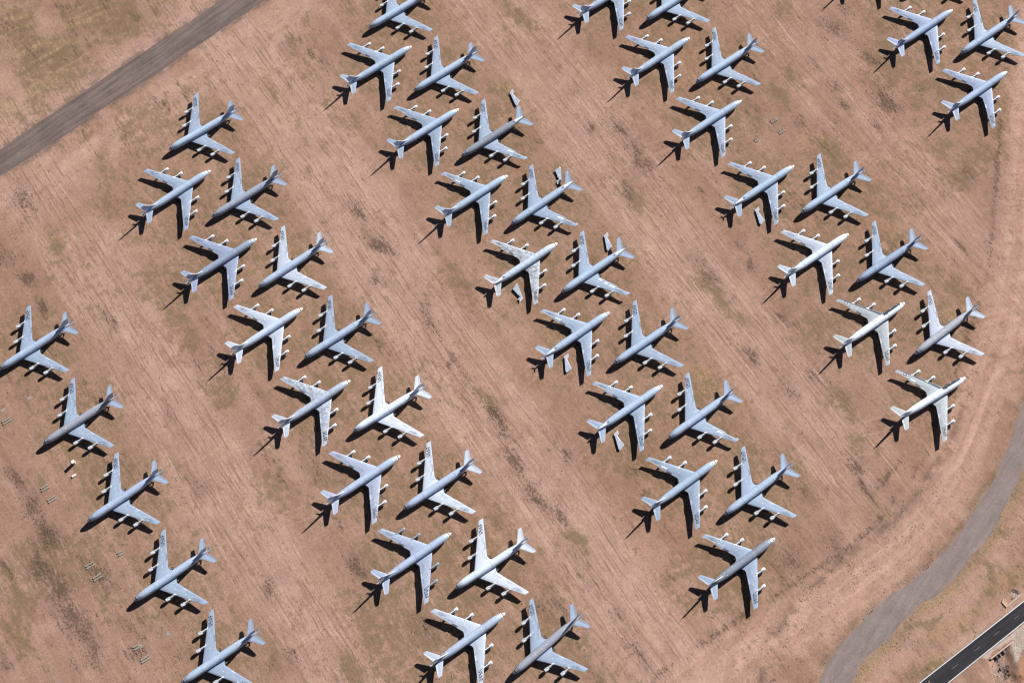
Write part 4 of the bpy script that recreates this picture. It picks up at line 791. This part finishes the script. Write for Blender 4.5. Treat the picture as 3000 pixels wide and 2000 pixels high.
def ground_mat():
    m, N, L, b = new_mat('desert_soil'); sv(b, Roughness=.95); b.inputs['Specular IOR Level'].default_value = .1
    geo = N.new('ShaderNodeNewGeometry'); pos = geo.outputs['Position']
    def noise(vec, scale, det, r=.6, off=0):
        n = N.new('ShaderNodeTexNoise'); n.noise_dimensions = '3D'; n.inputs['Scale'].default_value = scale; n.inputs['Detail'].default_value = det; n.inputs['Roughness'].default_value = r
        if off:
            ad = N.new('ShaderNodeVectorMath'); ad.operation = 'ADD'; ad.inputs[1].default_value = (off, off*.7, off*.3); L.new(vec, ad.inputs[0]); vec = ad.outputs[0]
        L.new(vec, n.inputs['Vector']); return n.outputs['Fac']
    def M_(op, *a):
        q = N.new('ShaderNodeMath'); q.operation = op
        for i, s in enumerate(a):
            if isinstance(s, (int, float)): q.inputs[i].default_value = s
            else: L.new(s, q.inputs[i])
        return q.outputs[0]
    def smooth(x, lo, hi):          # hi/lo may be sockets
        r = N.new('ShaderNodeMapRange'); r.interpolation_type = 'SMOOTHSTEP'
        for nme, s in (('From Min', lo), ('From Max', hi)):
            if isinstance(s, (int, float)): r.inputs[nme].default_value = s
            else: L.new(s, r.inputs[nme])
        L.new(x, r.inputs['Value']); return r.outputs[0]
    def lerp(x, a, c, lo, hi):
        r = N.new('ShaderNodeMapRange'); r.inputs['From Min'].default_value = a; r.inputs['From Max'].default_value = c; r.inputs['To Min'].default_value = lo; r.inputs['To Max'].default_value = hi; L.new(x, r.inputs['Value']); return r.outputs[0]
    def A(n): a = N.new('ShaderNodeAttribute'); a.attribute_name = n; return a
    def mixc(f, a, col=None, sock=None, blend='MIX'):
        mx = N.new('ShaderNodeMix'); mx.data_type = 'RGBA'; mx.blend_type = blend
        if isinstance(f, (int, float)): mx.inputs['Factor'].default_value = f
        else: L.new(f, mx.inputs['Factor'])
        L.new(a, mx.inputs[6])
        if sock is not None: L.new(sock, mx.inputs[7])
        else: mx.inputs[7].default_value = (*col, 1)
        return mx.outputs[2]
    ang = math.atan2(LD[1], LD[0])
    warp = N.new('ShaderNodeTexNoise'); warp.inputs['Scale'].default_value = .035; warp.inputs['Detail'].default_value = 2; L.new(pos, warp.inputs['Vector'])
    wv = N.new('ShaderNodeVectorMath'); wv.operation = 'MULTIPLY_ADD'; L.new(warp.outputs['Color'], wv.inputs[0]); wv.inputs[1].default_value = (3.5, 3.5, 0); L.new(pos, wv.inputs[2])
    rot = N.new('ShaderNodeMapping'); rot.inputs['Rotation'].default_value = (0, 0, -ang); L.new(wv.outputs[0], rot.inputs['Vector'])
    def stretch(sx, sy):
        mp = N.new('ShaderNodeMapping'); mp.inputs['Scale'].default_value = (sx, sy, 1); L.new(rot.outputs[0], mp.inputs['Vector']); return mp.outputs[0]
    lane = A('lane').outputs['Fac']; dk = A('dark').outputs['Fac']; ol = A('olive').outputs['Fac']; ye = A('yellow').outputs['Fac']
    c = A('col').outputs['Color']
    patch = noise(pos, .05, 3, .6, 13)
    s1 = noise(stretch(.03, .62), 1, 6, .72); s2 = noise(stretch(.045, 1.1), 1, 5, .7, 31); s3 = noise(stretch(.16, .75), 1, 5, .72, 57)
    f1 = noise(pos, .75, 6, .75); f2 = noise(pos, 2.1, 3, .7, 5); f3 = noise(pos, .28, 5, .7, 77)
    c = mixc(M_('MULTIPLY', smooth(s1, .52, .60), M_('MULTIPLY', M_('MULTIPLY_ADD', lane, .55, .16), lerp(patch, .40, .60, .05, 1.30))), c, tuple(C_PALE*1.10))
    c = mixc(M_('MULTIPLY', smooth(s2, .535, .60), M_('MULTIPLY_ADD', lane, .55, .20)), c, tuple(C_BROWN*.76))
    # dry grass
    to = M_('MULTIPLY_ADD', ol, -.20, .590); no = M_('MULTIPLY_ADD', s3, .45, M_('MULTIPLY', f3, .55))
    c = mixc(M_('MULTIPLY', smooth(no, M_('SUBTRACT', to, .05), M_('ADD', to, .05)), .62), c, tuple(C_OLIVE*.92))
    ty = M_('MULTIPLY_ADD', ye, -.19, .67)
    c = mixc(M_('MULTIPLY', smooth(f1, M_('SUBTRACT', ty, .05), M_('ADD', ty, .05)), .7), c, tuple(C_YEL*1.02))
    # dark scrub litter
    nd = M_('MULTIPLY_ADD', s3, .35, M_('MULTIPLY', f1, .65)); td = M_('MULTIPLY_ADD', dk, -.185, .630)
    c = mixc(M_('MULTIPLY', smooth(nd, M_('SUBTRACT', td, .025), M_('ADD', td, .045)), .74), c, tuple(C_DARK*.78))
    k = M_('MULTIPLY', M_('MULTIPLY', lerp(f1, .3, .7, .80, 1.20), lerp(f2, .3, .7, .78, 1.21)), lerp(s2, .3, .7, .93, 1.07))
    c = mixc(1.0, c, sock=k, blend='MULTIPLY'); L.new(c, b.inputs['Base Color'])
    bp = N.new('ShaderNodeBump'); bp.inputs['Strength'].default_value = .5; bp.inputs['Distance'].default_value = .12
    L.new(M_('ADD', f1, M_('MULTIPLY', s2, .7)), bp.inputs['Height']); L.new(bp.outputs[0], b.inputs['Normal'])
    return m
ground.data.materials.append(ground_mat())

# ------------------------------------------------------------------ roads
def resample(Pl, st=1.5):
    Pl = np.array(Pl, float); d = np.concatenate([[0], np.cumsum(np.hypot(*np.diff(Pl, axis=0).T))]); n = max(2, int(d[-1]/st)); t = np.linspace(0, d[-1], n)
    return np.stack([np.interp(t, d, Pl[:, 0]), np.interp(t, d, Pl[:, 1])], -1)
def smooth_line(Pl):
    Pl = np.array(Pl, float)
    for _ in range(3):
        Q = [Pl[0]]
        for a, c in zip(Pl[:-1], Pl[1:]): Q += [a*.75+c*.25, a*.25+c*.75]
        Q.append(Pl[-1]); Pl = np.array(Q)
    return Pl
def extend(Pl, e=600):
    Pl = [np.array(p, float) for p in Pl]; a = Pl[0]-Pl[1]; a = a/np.hypot(*a); c = Pl[-1]-Pl[-2]; c = c/np.hypot(*c)
    return [Pl[0]+a*e]+Pl+[Pl[-1]+c*e]
def road(name, A, Bp, z, mat, jit, label, n=500, ncross=6, smooth=True, ext=600):
    A = extend(A, ext); Bp = extend(Bp, ext)
    if smooth: A = smooth_line(A); Bp = smooth_line(Bp)
    def even(Pl):
        d = np.concatenate([[0], np.cumsum(np.hypot(*np.diff(np.array(Pl), axis=0).T))]); t = np.linspace(0, d[-1], n); Pl = np.array(Pl)
        return np.stack([np.interp(t, d, Pl[:, 0]), np.interp(t, d, Pl[:, 1])], -1)
    a = even(A); c = even(Bp)
    s = np.arange(n)*2.4
    nr = (c-a)/np.hypot(*(c-a).T)[:, None]
    a = a+nr*(jit*(fbm(s*.12, s*0+1, 401, 4)-.5)*2)[:, None]; c = c+nr*(jit*(fbm(s*.12, s*0+5, 411, 4)-.5)*2)[:, None]
    V = []; F = []
    for i in range(n):
        for j in range(ncross+1):
            p = a[i]*(1-j/ncross)+c[i]*j/ncross; V.append((p[0], p[1], z))
    w = ncross+1
    for i in range(n-1):
        for j in range(ncross): F.append((i*w+j, i*w+j+1, (i+1)*w+j+1, (i+1)*w+j))
    o = build(name, V, F, mat); tag(o, label, 'road', kind='structure'); return o
gdir = np.array(D['grav_hi'][-1])-np.array(D['grav_hi'][0])
road('gravel_road', D['grav_hi'], D['grav_lo'], .012, soil_nodes('packed_gravel', None, gdir, (.035, .55), .34, .14, base=tuple(lin(125, 111, 106)*K), bump=.3), .5, 'dark taupe packed gravel road crossing the upper left corner')
road('perimeter_road', D['curve_l'], D['curve_r'], .016, soil_nodes('old_asphalt', None, (.6, .8), (.05, .4), .16, .13, base=tuple(lin(149, 136, 132)*K), bump=.1), 1.3, 'worn grey road curving round the lower right corner')
adir = np.array(D['asph_hi'][1])-np.array(D['asph_hi'][0])
ar = road('asphalt_road', D['asph_hi'], D['asph_lo'], .020, soil_nodes('fresh_asphalt', None, adir, (.02, .6), .22, .10, base=(.034, .032, .036), bump=.05), .05, 'dark asphalt road with white edge lines in lower right corner', 300, 4, False)
def band(name, a, b, w, z, mat, parent, pieces=1):
    a = np.array(a); b = np.array(b); d = (b-a)/np.hypot(*(b-a)); n_ = np.array([-d[1], d[0]])*w/2
    V = [(*(a-n_), z), (*(b-n_), z), (*(b+n_), z), (*(a+n_), z)]
    return build(name, V, [(0, 1, 2, 3)], mat, parent)
for key in ('line_hi', 'line_lo'):
    a, b = extend(D[key], 600)[0], extend(D[key], 600)[-1]
    band('edge_line', a, b, .42, .028, M['line'], ar)
for a, b in D['dash']: band('centre_dash', a, b, .30, .028, M['dash'], ar)
dd = (np.array(D['dash'][1])-np.array(D['dash'][0])).mean(0)
for k in range(1, 4): band('centre_dash', np.array(D['dash'][0][0])-dd*k, np.array(D['dash'][0][1])-dd*k, .30, .028, M['dash'], ar)

# ------------------------------------------------------------------ culvert walls and pipes beside the asphalt road
def wall(name, Pl, w, z0, z1, label):
    mb = MB(); Pl = [np.array(p) for p in Pl]; L_ = []; R_ = []
    for i, p in enumerate(Pl):
        d = Pl[min(i+1, len(Pl)-1)]-Pl[max(i-1, 0)]; d = d/np.hypot(*d); n_ = np.array([-d[1], d[0]])*w/2; L_.append(p+n_); R_.append(p-n_)
    rings = [[(*l, z0), (*r, z0), (*r, z1), (*l, z1)] for l, r in zip(L_, R_)]
    mb.loft(rings); o = mb.build(name, M['conc']); tag(o, label, 'wall'); return o
wall('culvert_headwall', D['head1'], .55, -1.2, .45, 'bent tan concrete headwall between grass verge and asphalt road')
wall('culvert_headwall', D['head2'], .55, -2.2, .55, 'straight tan concrete headwall above three dark drain pipes')
hd = np.array(D['head2'][1])-np.array(D['head2'][0]); hd /= np.hypot(*hd); hn = np.array([hd[1], -hd[0]])
h0 = np.array(D['head2'][0])
for i, hp in enumerate(D['holes']):
    t_ = (np.array(hp)-h0) @ hd; b0 = h0+hd*t_+hn*.28; rad = (.62, .72, .82)[i]
    mb = MB(); n = 20; rings = []
    for k, (u, r_) in enumerate([(0, rad), (1.5, rad), (1.5, rad*.9), (0, rad*.9)]):
        rings.append([(*(b0+hn*u+hd*r_*math.cos(2*math.pi*j/n)), -.95+r_*math.sin(2*math.pi*j/n)) for j in range(n)])
    mb.loft(rings, cap=False); p = mb.build('drain_pipe', M['pipe'], None, 40)
    tag(p, ('smallest dark drain pipe, nearest lower left end of the headwall', 'middle dark drain pipe under the straight headwall', 'largest dark drain pipe, nearest upper right end of the headwall')[i], 'pipe', 'drain pipes under the headwall')

# ------------------------------------------------------------------ small things on the ground
bx = D['box']
box = empty('white_cabinet', (bx[0], bx[1], 0), math.radians(28))
g = MB(); g.box((0, 0, 1.75), (1.25, 1.25, 3.2)); g.build('housing', M['white'], box)
g = MB(); g.box((0, 0, 3.4), (1.45, 1.45, .10)); g.build('lid', M['white'], box)
g = MB(); g.box((0, 0, .075), (1.7, 1.7, .15)); g.build('plinth', M['conc'], box)
g = MB(); g.box((.64, 0, 1.5), (.04, .95, 2.2)); g.build('door', M['steel'], box)
tag(box, 'tall white cabinet casting a long shadow, left of the first row', 'cabinet')
cx_ = D['crate']; cr = empty('white_crate', (cx_[0], cx_[1], 0), math.radians(33))
g = MB(); g.box((0, 0, .38), (2.0, .72, .46)); g.build('body', M['white'], cr)
g = MB(); g.box((0, 0, .66), (2.06, .78, .06)); g.build('lid', M['white'], cr)
g = MB()
for dx in (-.75, .75): g.box((dx, 0, .075), (.14, .9, .15))
g.build('runner', M['wood'], cr)
g = MB(); g.box((.1, -1.05, .05), (2.1, .9, .06)); 
tag(cr, 'low white crate just below the tall white cabinet', 'crate')
BN = ['nearest the second jet of the leftmost row, lower pair', 'just below the first beam pair by the third jet', 'short pair beside a pale board near the bottom left', 'lowest pair near the bottom left',
      'at the left edge beside the second jet', 'lower of two pairs left of the cabinet', 'upper of two pairs left of the cabinet', 'short pair close to the fourth jet of the leftmost row']
BN = ['upper pair left of the fourth jet in leftmost row', 'lower pair left of the fourth jet in leftmost row', 'short pair next to a pale board near the bottom', 'lowest pair, below the pale board',
      'pair at the left edge of the yard', 'lower pair below left of the white cabinet', 'upper pair left of the white crate', 'short pair nearest the nose of the fourth jet']
protoB = None
for i, (x, y, L_) in enumerate(D['beams']):
    for s in (0, 1):
        a = math.radians(33); n_ = (-math.sin(a), math.cos(a)); off = (.5-s)*1.3
        mb = MB(); rr = random.Random(i*2+s); h = .42
        prof = [(-.33, .04), (-.33, h-.05), (-.27, h), (.27, h), (.33, h-.05), (.33, .04)]
        mb.loft([[(u, p[0], p[1]) for p in prof] for u in (-L_/2, -L_/2+.02, L_/2-.02, L_/2)])
        for u in (-L_*.36, L_*.36): mb.box((u, 0, h+.012), (.18, .5, .03), None, 1)
        o = mb.build('timber_beam', [M['wood'], M['steel']]); o.location = (x+n_[0]*off, y+n_[1]*off, 0); o.rotation_euler = (0, 0, a+rr.uniform(-.03, .03))
        tag(o, f'{"upper" if s == 0 else "lower"} beam of the {BN[i]}', 'beam', 'weathered beams lying in pairs')
for i, p in enumerate(D['sheet']):
    mb = MB(); mb.box((0, 0, .07), (2.1, 1.5, .05)); mb.box((-.5, 0, .02), (.12, 1.4, .05)); mb.box((.5, 0, .02), (.12, 1.4, .05))
    o = mb.build('plywood_board', M['tarp']); o.location = (p[0], p[1], 0); o.rotation_euler = (0, 0, math.radians((-20, 28, 36, 30)[i]))
    tag(o, ('pale board lying against the short beam pair near the bottom', 'pale board lying alone below the second jet of the leftmost row', 'pale board lying left of the lowest jet in leftmost row', 'pale board at the left edge above a beam pair')[i], 'board', 'pale boards lying on the soil')
for i, p in enumerate(D['racks']):
    r = empty('steel_rack', (p[0], p[1], 0), math.radians(32)); nb = (4, 4, 2)[i]
    g = MB()
    for k in range(nb): g.box(((k-(nb-1)/2)*.95, 0, .45), (.22, 1.9, .12)); g.box(((k-(nb-1)/2)*.95, .85, .2), (.12, .12, .4)); g.box(((k-(nb-1)/2)*.95, -.85, .2), (.12, .12, .4))
    g.build('cross_bars', M['steel'], r)
    g = MB()
    for dy in (-.85, .85): g.box((0, dy, .36), (.95*nb, .10, .10))
    g.build('rails', M['pipe'], r)
    tag(r, ('upper of two barred steel racks amid the scrub, right of fourth row', 'lower of two barred steel racks amid the scrub, right of fourth row', 'smallest steel rack, left of the two barred racks')[i], 'rack', 'steel racks left in the scrub')

# ------------------------------------------------------------------ scrub, grass tufts, stones (nobody could count them)
def tufts(name, n_try, dens, colfn, size, hgt, seed, label, cat):
    rg = np.random.default_rng(seed)
    X = rg.uniform(-296, 296, n_try); Y = rg.uniform(72, 468, n_try)
    ok = np.abs(X) < 232+(Y-80)*.155+14; X, Y = X[ok], Y[ok]
    R = masks(X, Y); pr = dens(X, Y, R)
    for k1, k2 in (('grav_hi', 'grav_lo'), ('curve_l', 'curve_r'), ('asph_hi', 'asph_lo')):
        pr = np.where(inpoly(X, Y, D[k1]+D[k2][::-1]), 0, pr)
    keep = rg.uniform(0, 1, X.shape) < pr; X, Y = X[keep], Y[keep]; n = len(X)
    s = size[0]+(size[1]-size[0])*rg.uniform(0, 1, n)**2.2; h = s*rg.uniform(hgt[0], hgt[1], n)
    nb = 5; V = np.zeros((n, nb*2+1, 3)); a0 = rg.uniform(0, 6.28, n)
    for k in range(nb):
        a = a0+2*np.pi*k/nb+rg.uniform(-.4, .4, n); r = s*rg.uniform(.55, 1.15, n)
        V[:, k, 0] = X+r*np.cos(a); V[:, k, 1] = Y+r*np.sin(a); V[:, k, 2] = -.06
        r2 = r*rg.uniform(.45, .85, n)
        V[:, nb+k, 0] = X+r2*np.cos(a+.3); V[:, nb+k, 1] = Y+r2*np.sin(a+.3); V[:, nb+k, 2] = h*rg.uniform(.45, 1.0, n)
    V[:, 2*nb, 0] = X+s*rg.uniform(-.2, .2, n); V[:, 2*nb, 1] = Y+s*rg.uniform(-.2, .2, n); V[:, 2*nb, 2] = h*rg.uniform(.7, 1.1, n)
    F = []
    for k in range(nb):
        j = (k+1) % nb; F += [(k, j, nb+j), (k, nb+j, nb+k), (nb+k, nb+j, 2*nb)]
    F = (np.array(F)[None]+(np.arange(n)*(2*nb+1))[:, None, None]).reshape(-1, 3)
    me = bpy.data.meshes.new(name); VV = V.reshape(-1, 3)
    me.vertices.add(len(VV)); me.vertices.foreach_set('co', VV.astype(np.float32).ravel())
    me.loops.add(F.size); me.loops.foreach_set('vertex_index', F.astype(np.int32).ravel())
    me.polygons.add(len(F)); me.polygons.foreach_set('loop_start', np.arange(0, F.size, 3, dtype=np.int32)); me.update(calc_edges=True)
    c = colfn(X, Y, R, keep, rg, n); c = np.repeat(c[:, None, :], 2*nb+1, 1).reshape(-1, 3)
    at = me.attributes.new('col', 'FLOAT_COLOR', 'POINT'); at.data.foreach_set('color', np.concatenate([c, np.ones((len(c), 1))], -1).astype(np.float32).ravel())
    me.materials.append(attr_mat(name+'_leaf')); o = bpy.data.objects.new(name, me); COL.objects.link(o)
    tag(o, label, cat, kind='stuff'); print(name, n); return o
def d_scrub(X, Y, R):
    U, W = R['U'], R['W']
    cl = sst(.50, .66, fbm(X*.25, Y*.25, 501, 3)); cs = sst(.46, .66, fbm(U*.09, W*.45, 511, 3))
    band_ = np.exp(-((polydist(X, Y, D['curve_l'])-26)/3)**2)*(side(X, Y, D['curve_l']) < 0)*.5
    sp = sst(.5, .66, fbm(X*.018, Y*.018, 521, 3))
    return np.clip(R['d']*.75*np.maximum(cl, cs*.8)+.004+.16*sp*cl*cs*(1-.6*R['lane'])+.05*sp*cs*cl+band_*cl+R['o']*.08*cl, 0, .9)
def c_scrub(X, Y, R, keep, rg, n):
    base = np.array([.165, .125, .096]); c = base[None]*rg.uniform(.65, 1.35, n)[:, None]
    g_ = rg.uniform(0, 1, n)[:, None]; return c*(1-g_*.4)+np.array([.13, .105, .055])*(g_*.4)
tufts('desert_scrub', 900000, d_scrub, c_scrub, (.10, .40), (.35, .65), 21, 'dark dry scrub tufts scattered over the soil', 'scrub')
def d_grass(X, Y, R):
    cl = sst(.42, .62, fbm(X*.3, Y*.3, 601, 3)); ed = np.exp(-((polydist(X, Y, D['curve_r'])-2.2)/2.2)**2)*(side(X, Y, D['curve_r']) > 0)
    el = np.exp(-((polydist(X, Y, D['curve_l'])-1.8)/1.6)**2)*(side(X, Y, D['curve_l']) < 0)
    return np.clip((R['o']*.38+R['y']*.6)*cl+.006+ed*.55*cl+el*.35*cl, 0, .9)
def c_grass(X, Y, R, keep, rg, n):
    c = np.array([.255, .205, .115])[None]*rg.uniform(.65, 1.3, n)[:, None]; g_ = rg.uniform(0, 1, n)[:, None]
    return c*(1-g_*.6)+np.array([.16, .13, .085])*(g_*.6)
tufts('dry_grass', 500000, d_grass, c_grass, (.10, .36), (.35, .65), 22, 'pale yellow dry grass tufts around the jets and verges', 'grass')
def d_rock(X, Y, R):
    return .75*inpoly(X, Y, D['rip2'])+.5*inpoly(X, Y, D['rip1'])+.12*inpoly(X, Y, D['ditch'])
tufts('riprap', 900000, lambda X, Y, R: d_rock(X, Y, R), lambda X, Y, R, k, rg, n: np.array([.56, .52, .47])[None]*rg.uniform(.6, 1.25, n)[:, None], (.10, .38), (.4, .7), 23, 'pale broken stones heaped beside the asphalt road', 'stones')
for i, p in enumerate(D['ditchbush']):
    rg = random.Random(900+i); mb = MB(); nleaf = 240; R0 = (1.1, .9, 1.3, .7, .6)[i]
    for k in range(nleaf):
        th = rg.uniform(0, 6.283); ph = rg.uniform(.05, 1.5); r_ = R0*rg.uniform(.35, 1.0)*(1+.25*math.sin(3*th+i))
        c_ = Vector((r_*math.cos(th)*math.cos(ph), r_*math.sin(th)*math.cos(ph), .25+r_*math.sin(ph)*.85))
        u = Vector((rg.uniform(-1, 1), rg.uniform(-1, 1), rg.uniform(-1, 1))).normalized()*.16; w_ = u.orthogonal().normalized()*.08
        mb.add([c_-u, c_+w_, c_+u, c_-w_], [(0, 1, 2, 3)])
    root = empty('ditch_shrub', (p[0], p[1], -1.3))
    if 'leaf' not in M: M['leaf'] = flat('shrub_leaf', (.05, .055, .035), .8, .1, var=.4)
    mb.build('crown', M['leaf'], root)
    g = MB()
    for k in range(4): g.tube([(0, 0, -.1), (.3*math.cos(k*1.6), .3*math.sin(k*1.6), R0*.6)], [.05, .02], 6)
    g.build('stem', M['wood'], root)
    tag(root, ('dark shrub in the ditch, uppermost of the right-hand three', 'dark shrub in the ditch, middle of the right-hand three', 'dark shrub in the ditch, lowest of the right-hand three', 'dark shrub in the middle of the ditch floor', 'small dark shrub at the left bank below the headwall')[i], 'shrub', 'dark shrubs in the roadside ditch')

# ------------------------------------------------------------------ camera, sun, sky
c = D['cam']
p_, ro = c['pitch'], c['roll']
right = Vector((1, 0, 0)); upv = Vector((0, math.cos(p_), math.sin(p_))); fwd = Vector((0, math.sin(p_), -math.cos(p_)))
r2 = math.cos(ro)*right+math.sin(ro)*upv; u2 = -math.sin(ro)*right+math.cos(ro)*upv
cam = bpy.data.cameras.new('camera'); co = bpy.data.objects.new('camera', cam); COL.objects.link(co)
co.matrix_world = Matrix(((r2.x, u2.x, -fwd.x, 0), (r2.y, u2.y, -fwd.y, 0), (r2.z, u2.z, -fwd.z, c['H']), (0, 0, 0, 1)))
cam.sensor_fit = 'HORIZONTAL'; cam.sensor_width = 36; cam.lens = c['f']/3000*36
cam.shift_x = (1500-c['cx'])/3000; cam.shift_y = -(1000-c['cy'])/3000
cam.clip_start = 1; cam.clip_end = 30000
S.camera = co
sd_ = Vector((-c['sx'], -c['sy'], 1)).normalized()
sl = bpy.data.lights.new('sun', 'SUN'); so = bpy.data.objects.new('sun', sl); COL.objects.link(so)
so.rotation_euler = (-sd_).to_track_quat('-Z', 'Y').to_euler(); so.location = (0, 250, 600)
sl.energy = 5.0; sl.angle = math.radians(.53); sl.color = (1.0, .98, .95)
wd = bpy.data.worlds.new('World'); S.world = wd; wd.use_nodes = True
nt_ = wd.node_tree; bg = nt_.nodes['Background']; sky = nt_.nodes.new('ShaderNodeTexSky'); sky.sky_type = 'NISHITA'; sky.sun_disc = False; sky.air_density = .36; sky.dust_density = .15; sky.ozone_density = 1.0; sky.altitude = 800
sky.sun_elevation = math.asin(sd_.z); sky.sun_rotation = math.atan2(sd_.x, sd_.y)
nt_.links.new(sky.outputs[0], bg.inputs[0]); bg.inputs[1].default_value = .05
S.view_settings.view_transform = 'Standard'; S.view_settings.look = 'None'; S.view_settings.exposure = 0.72; S.view_settings.gamma = 1
S.cycles.max_bounces = 4
S.cycles.pixel_filter_type = 'BLACKMAN_HARRIS'; S.cycles.filter_width = 1.15
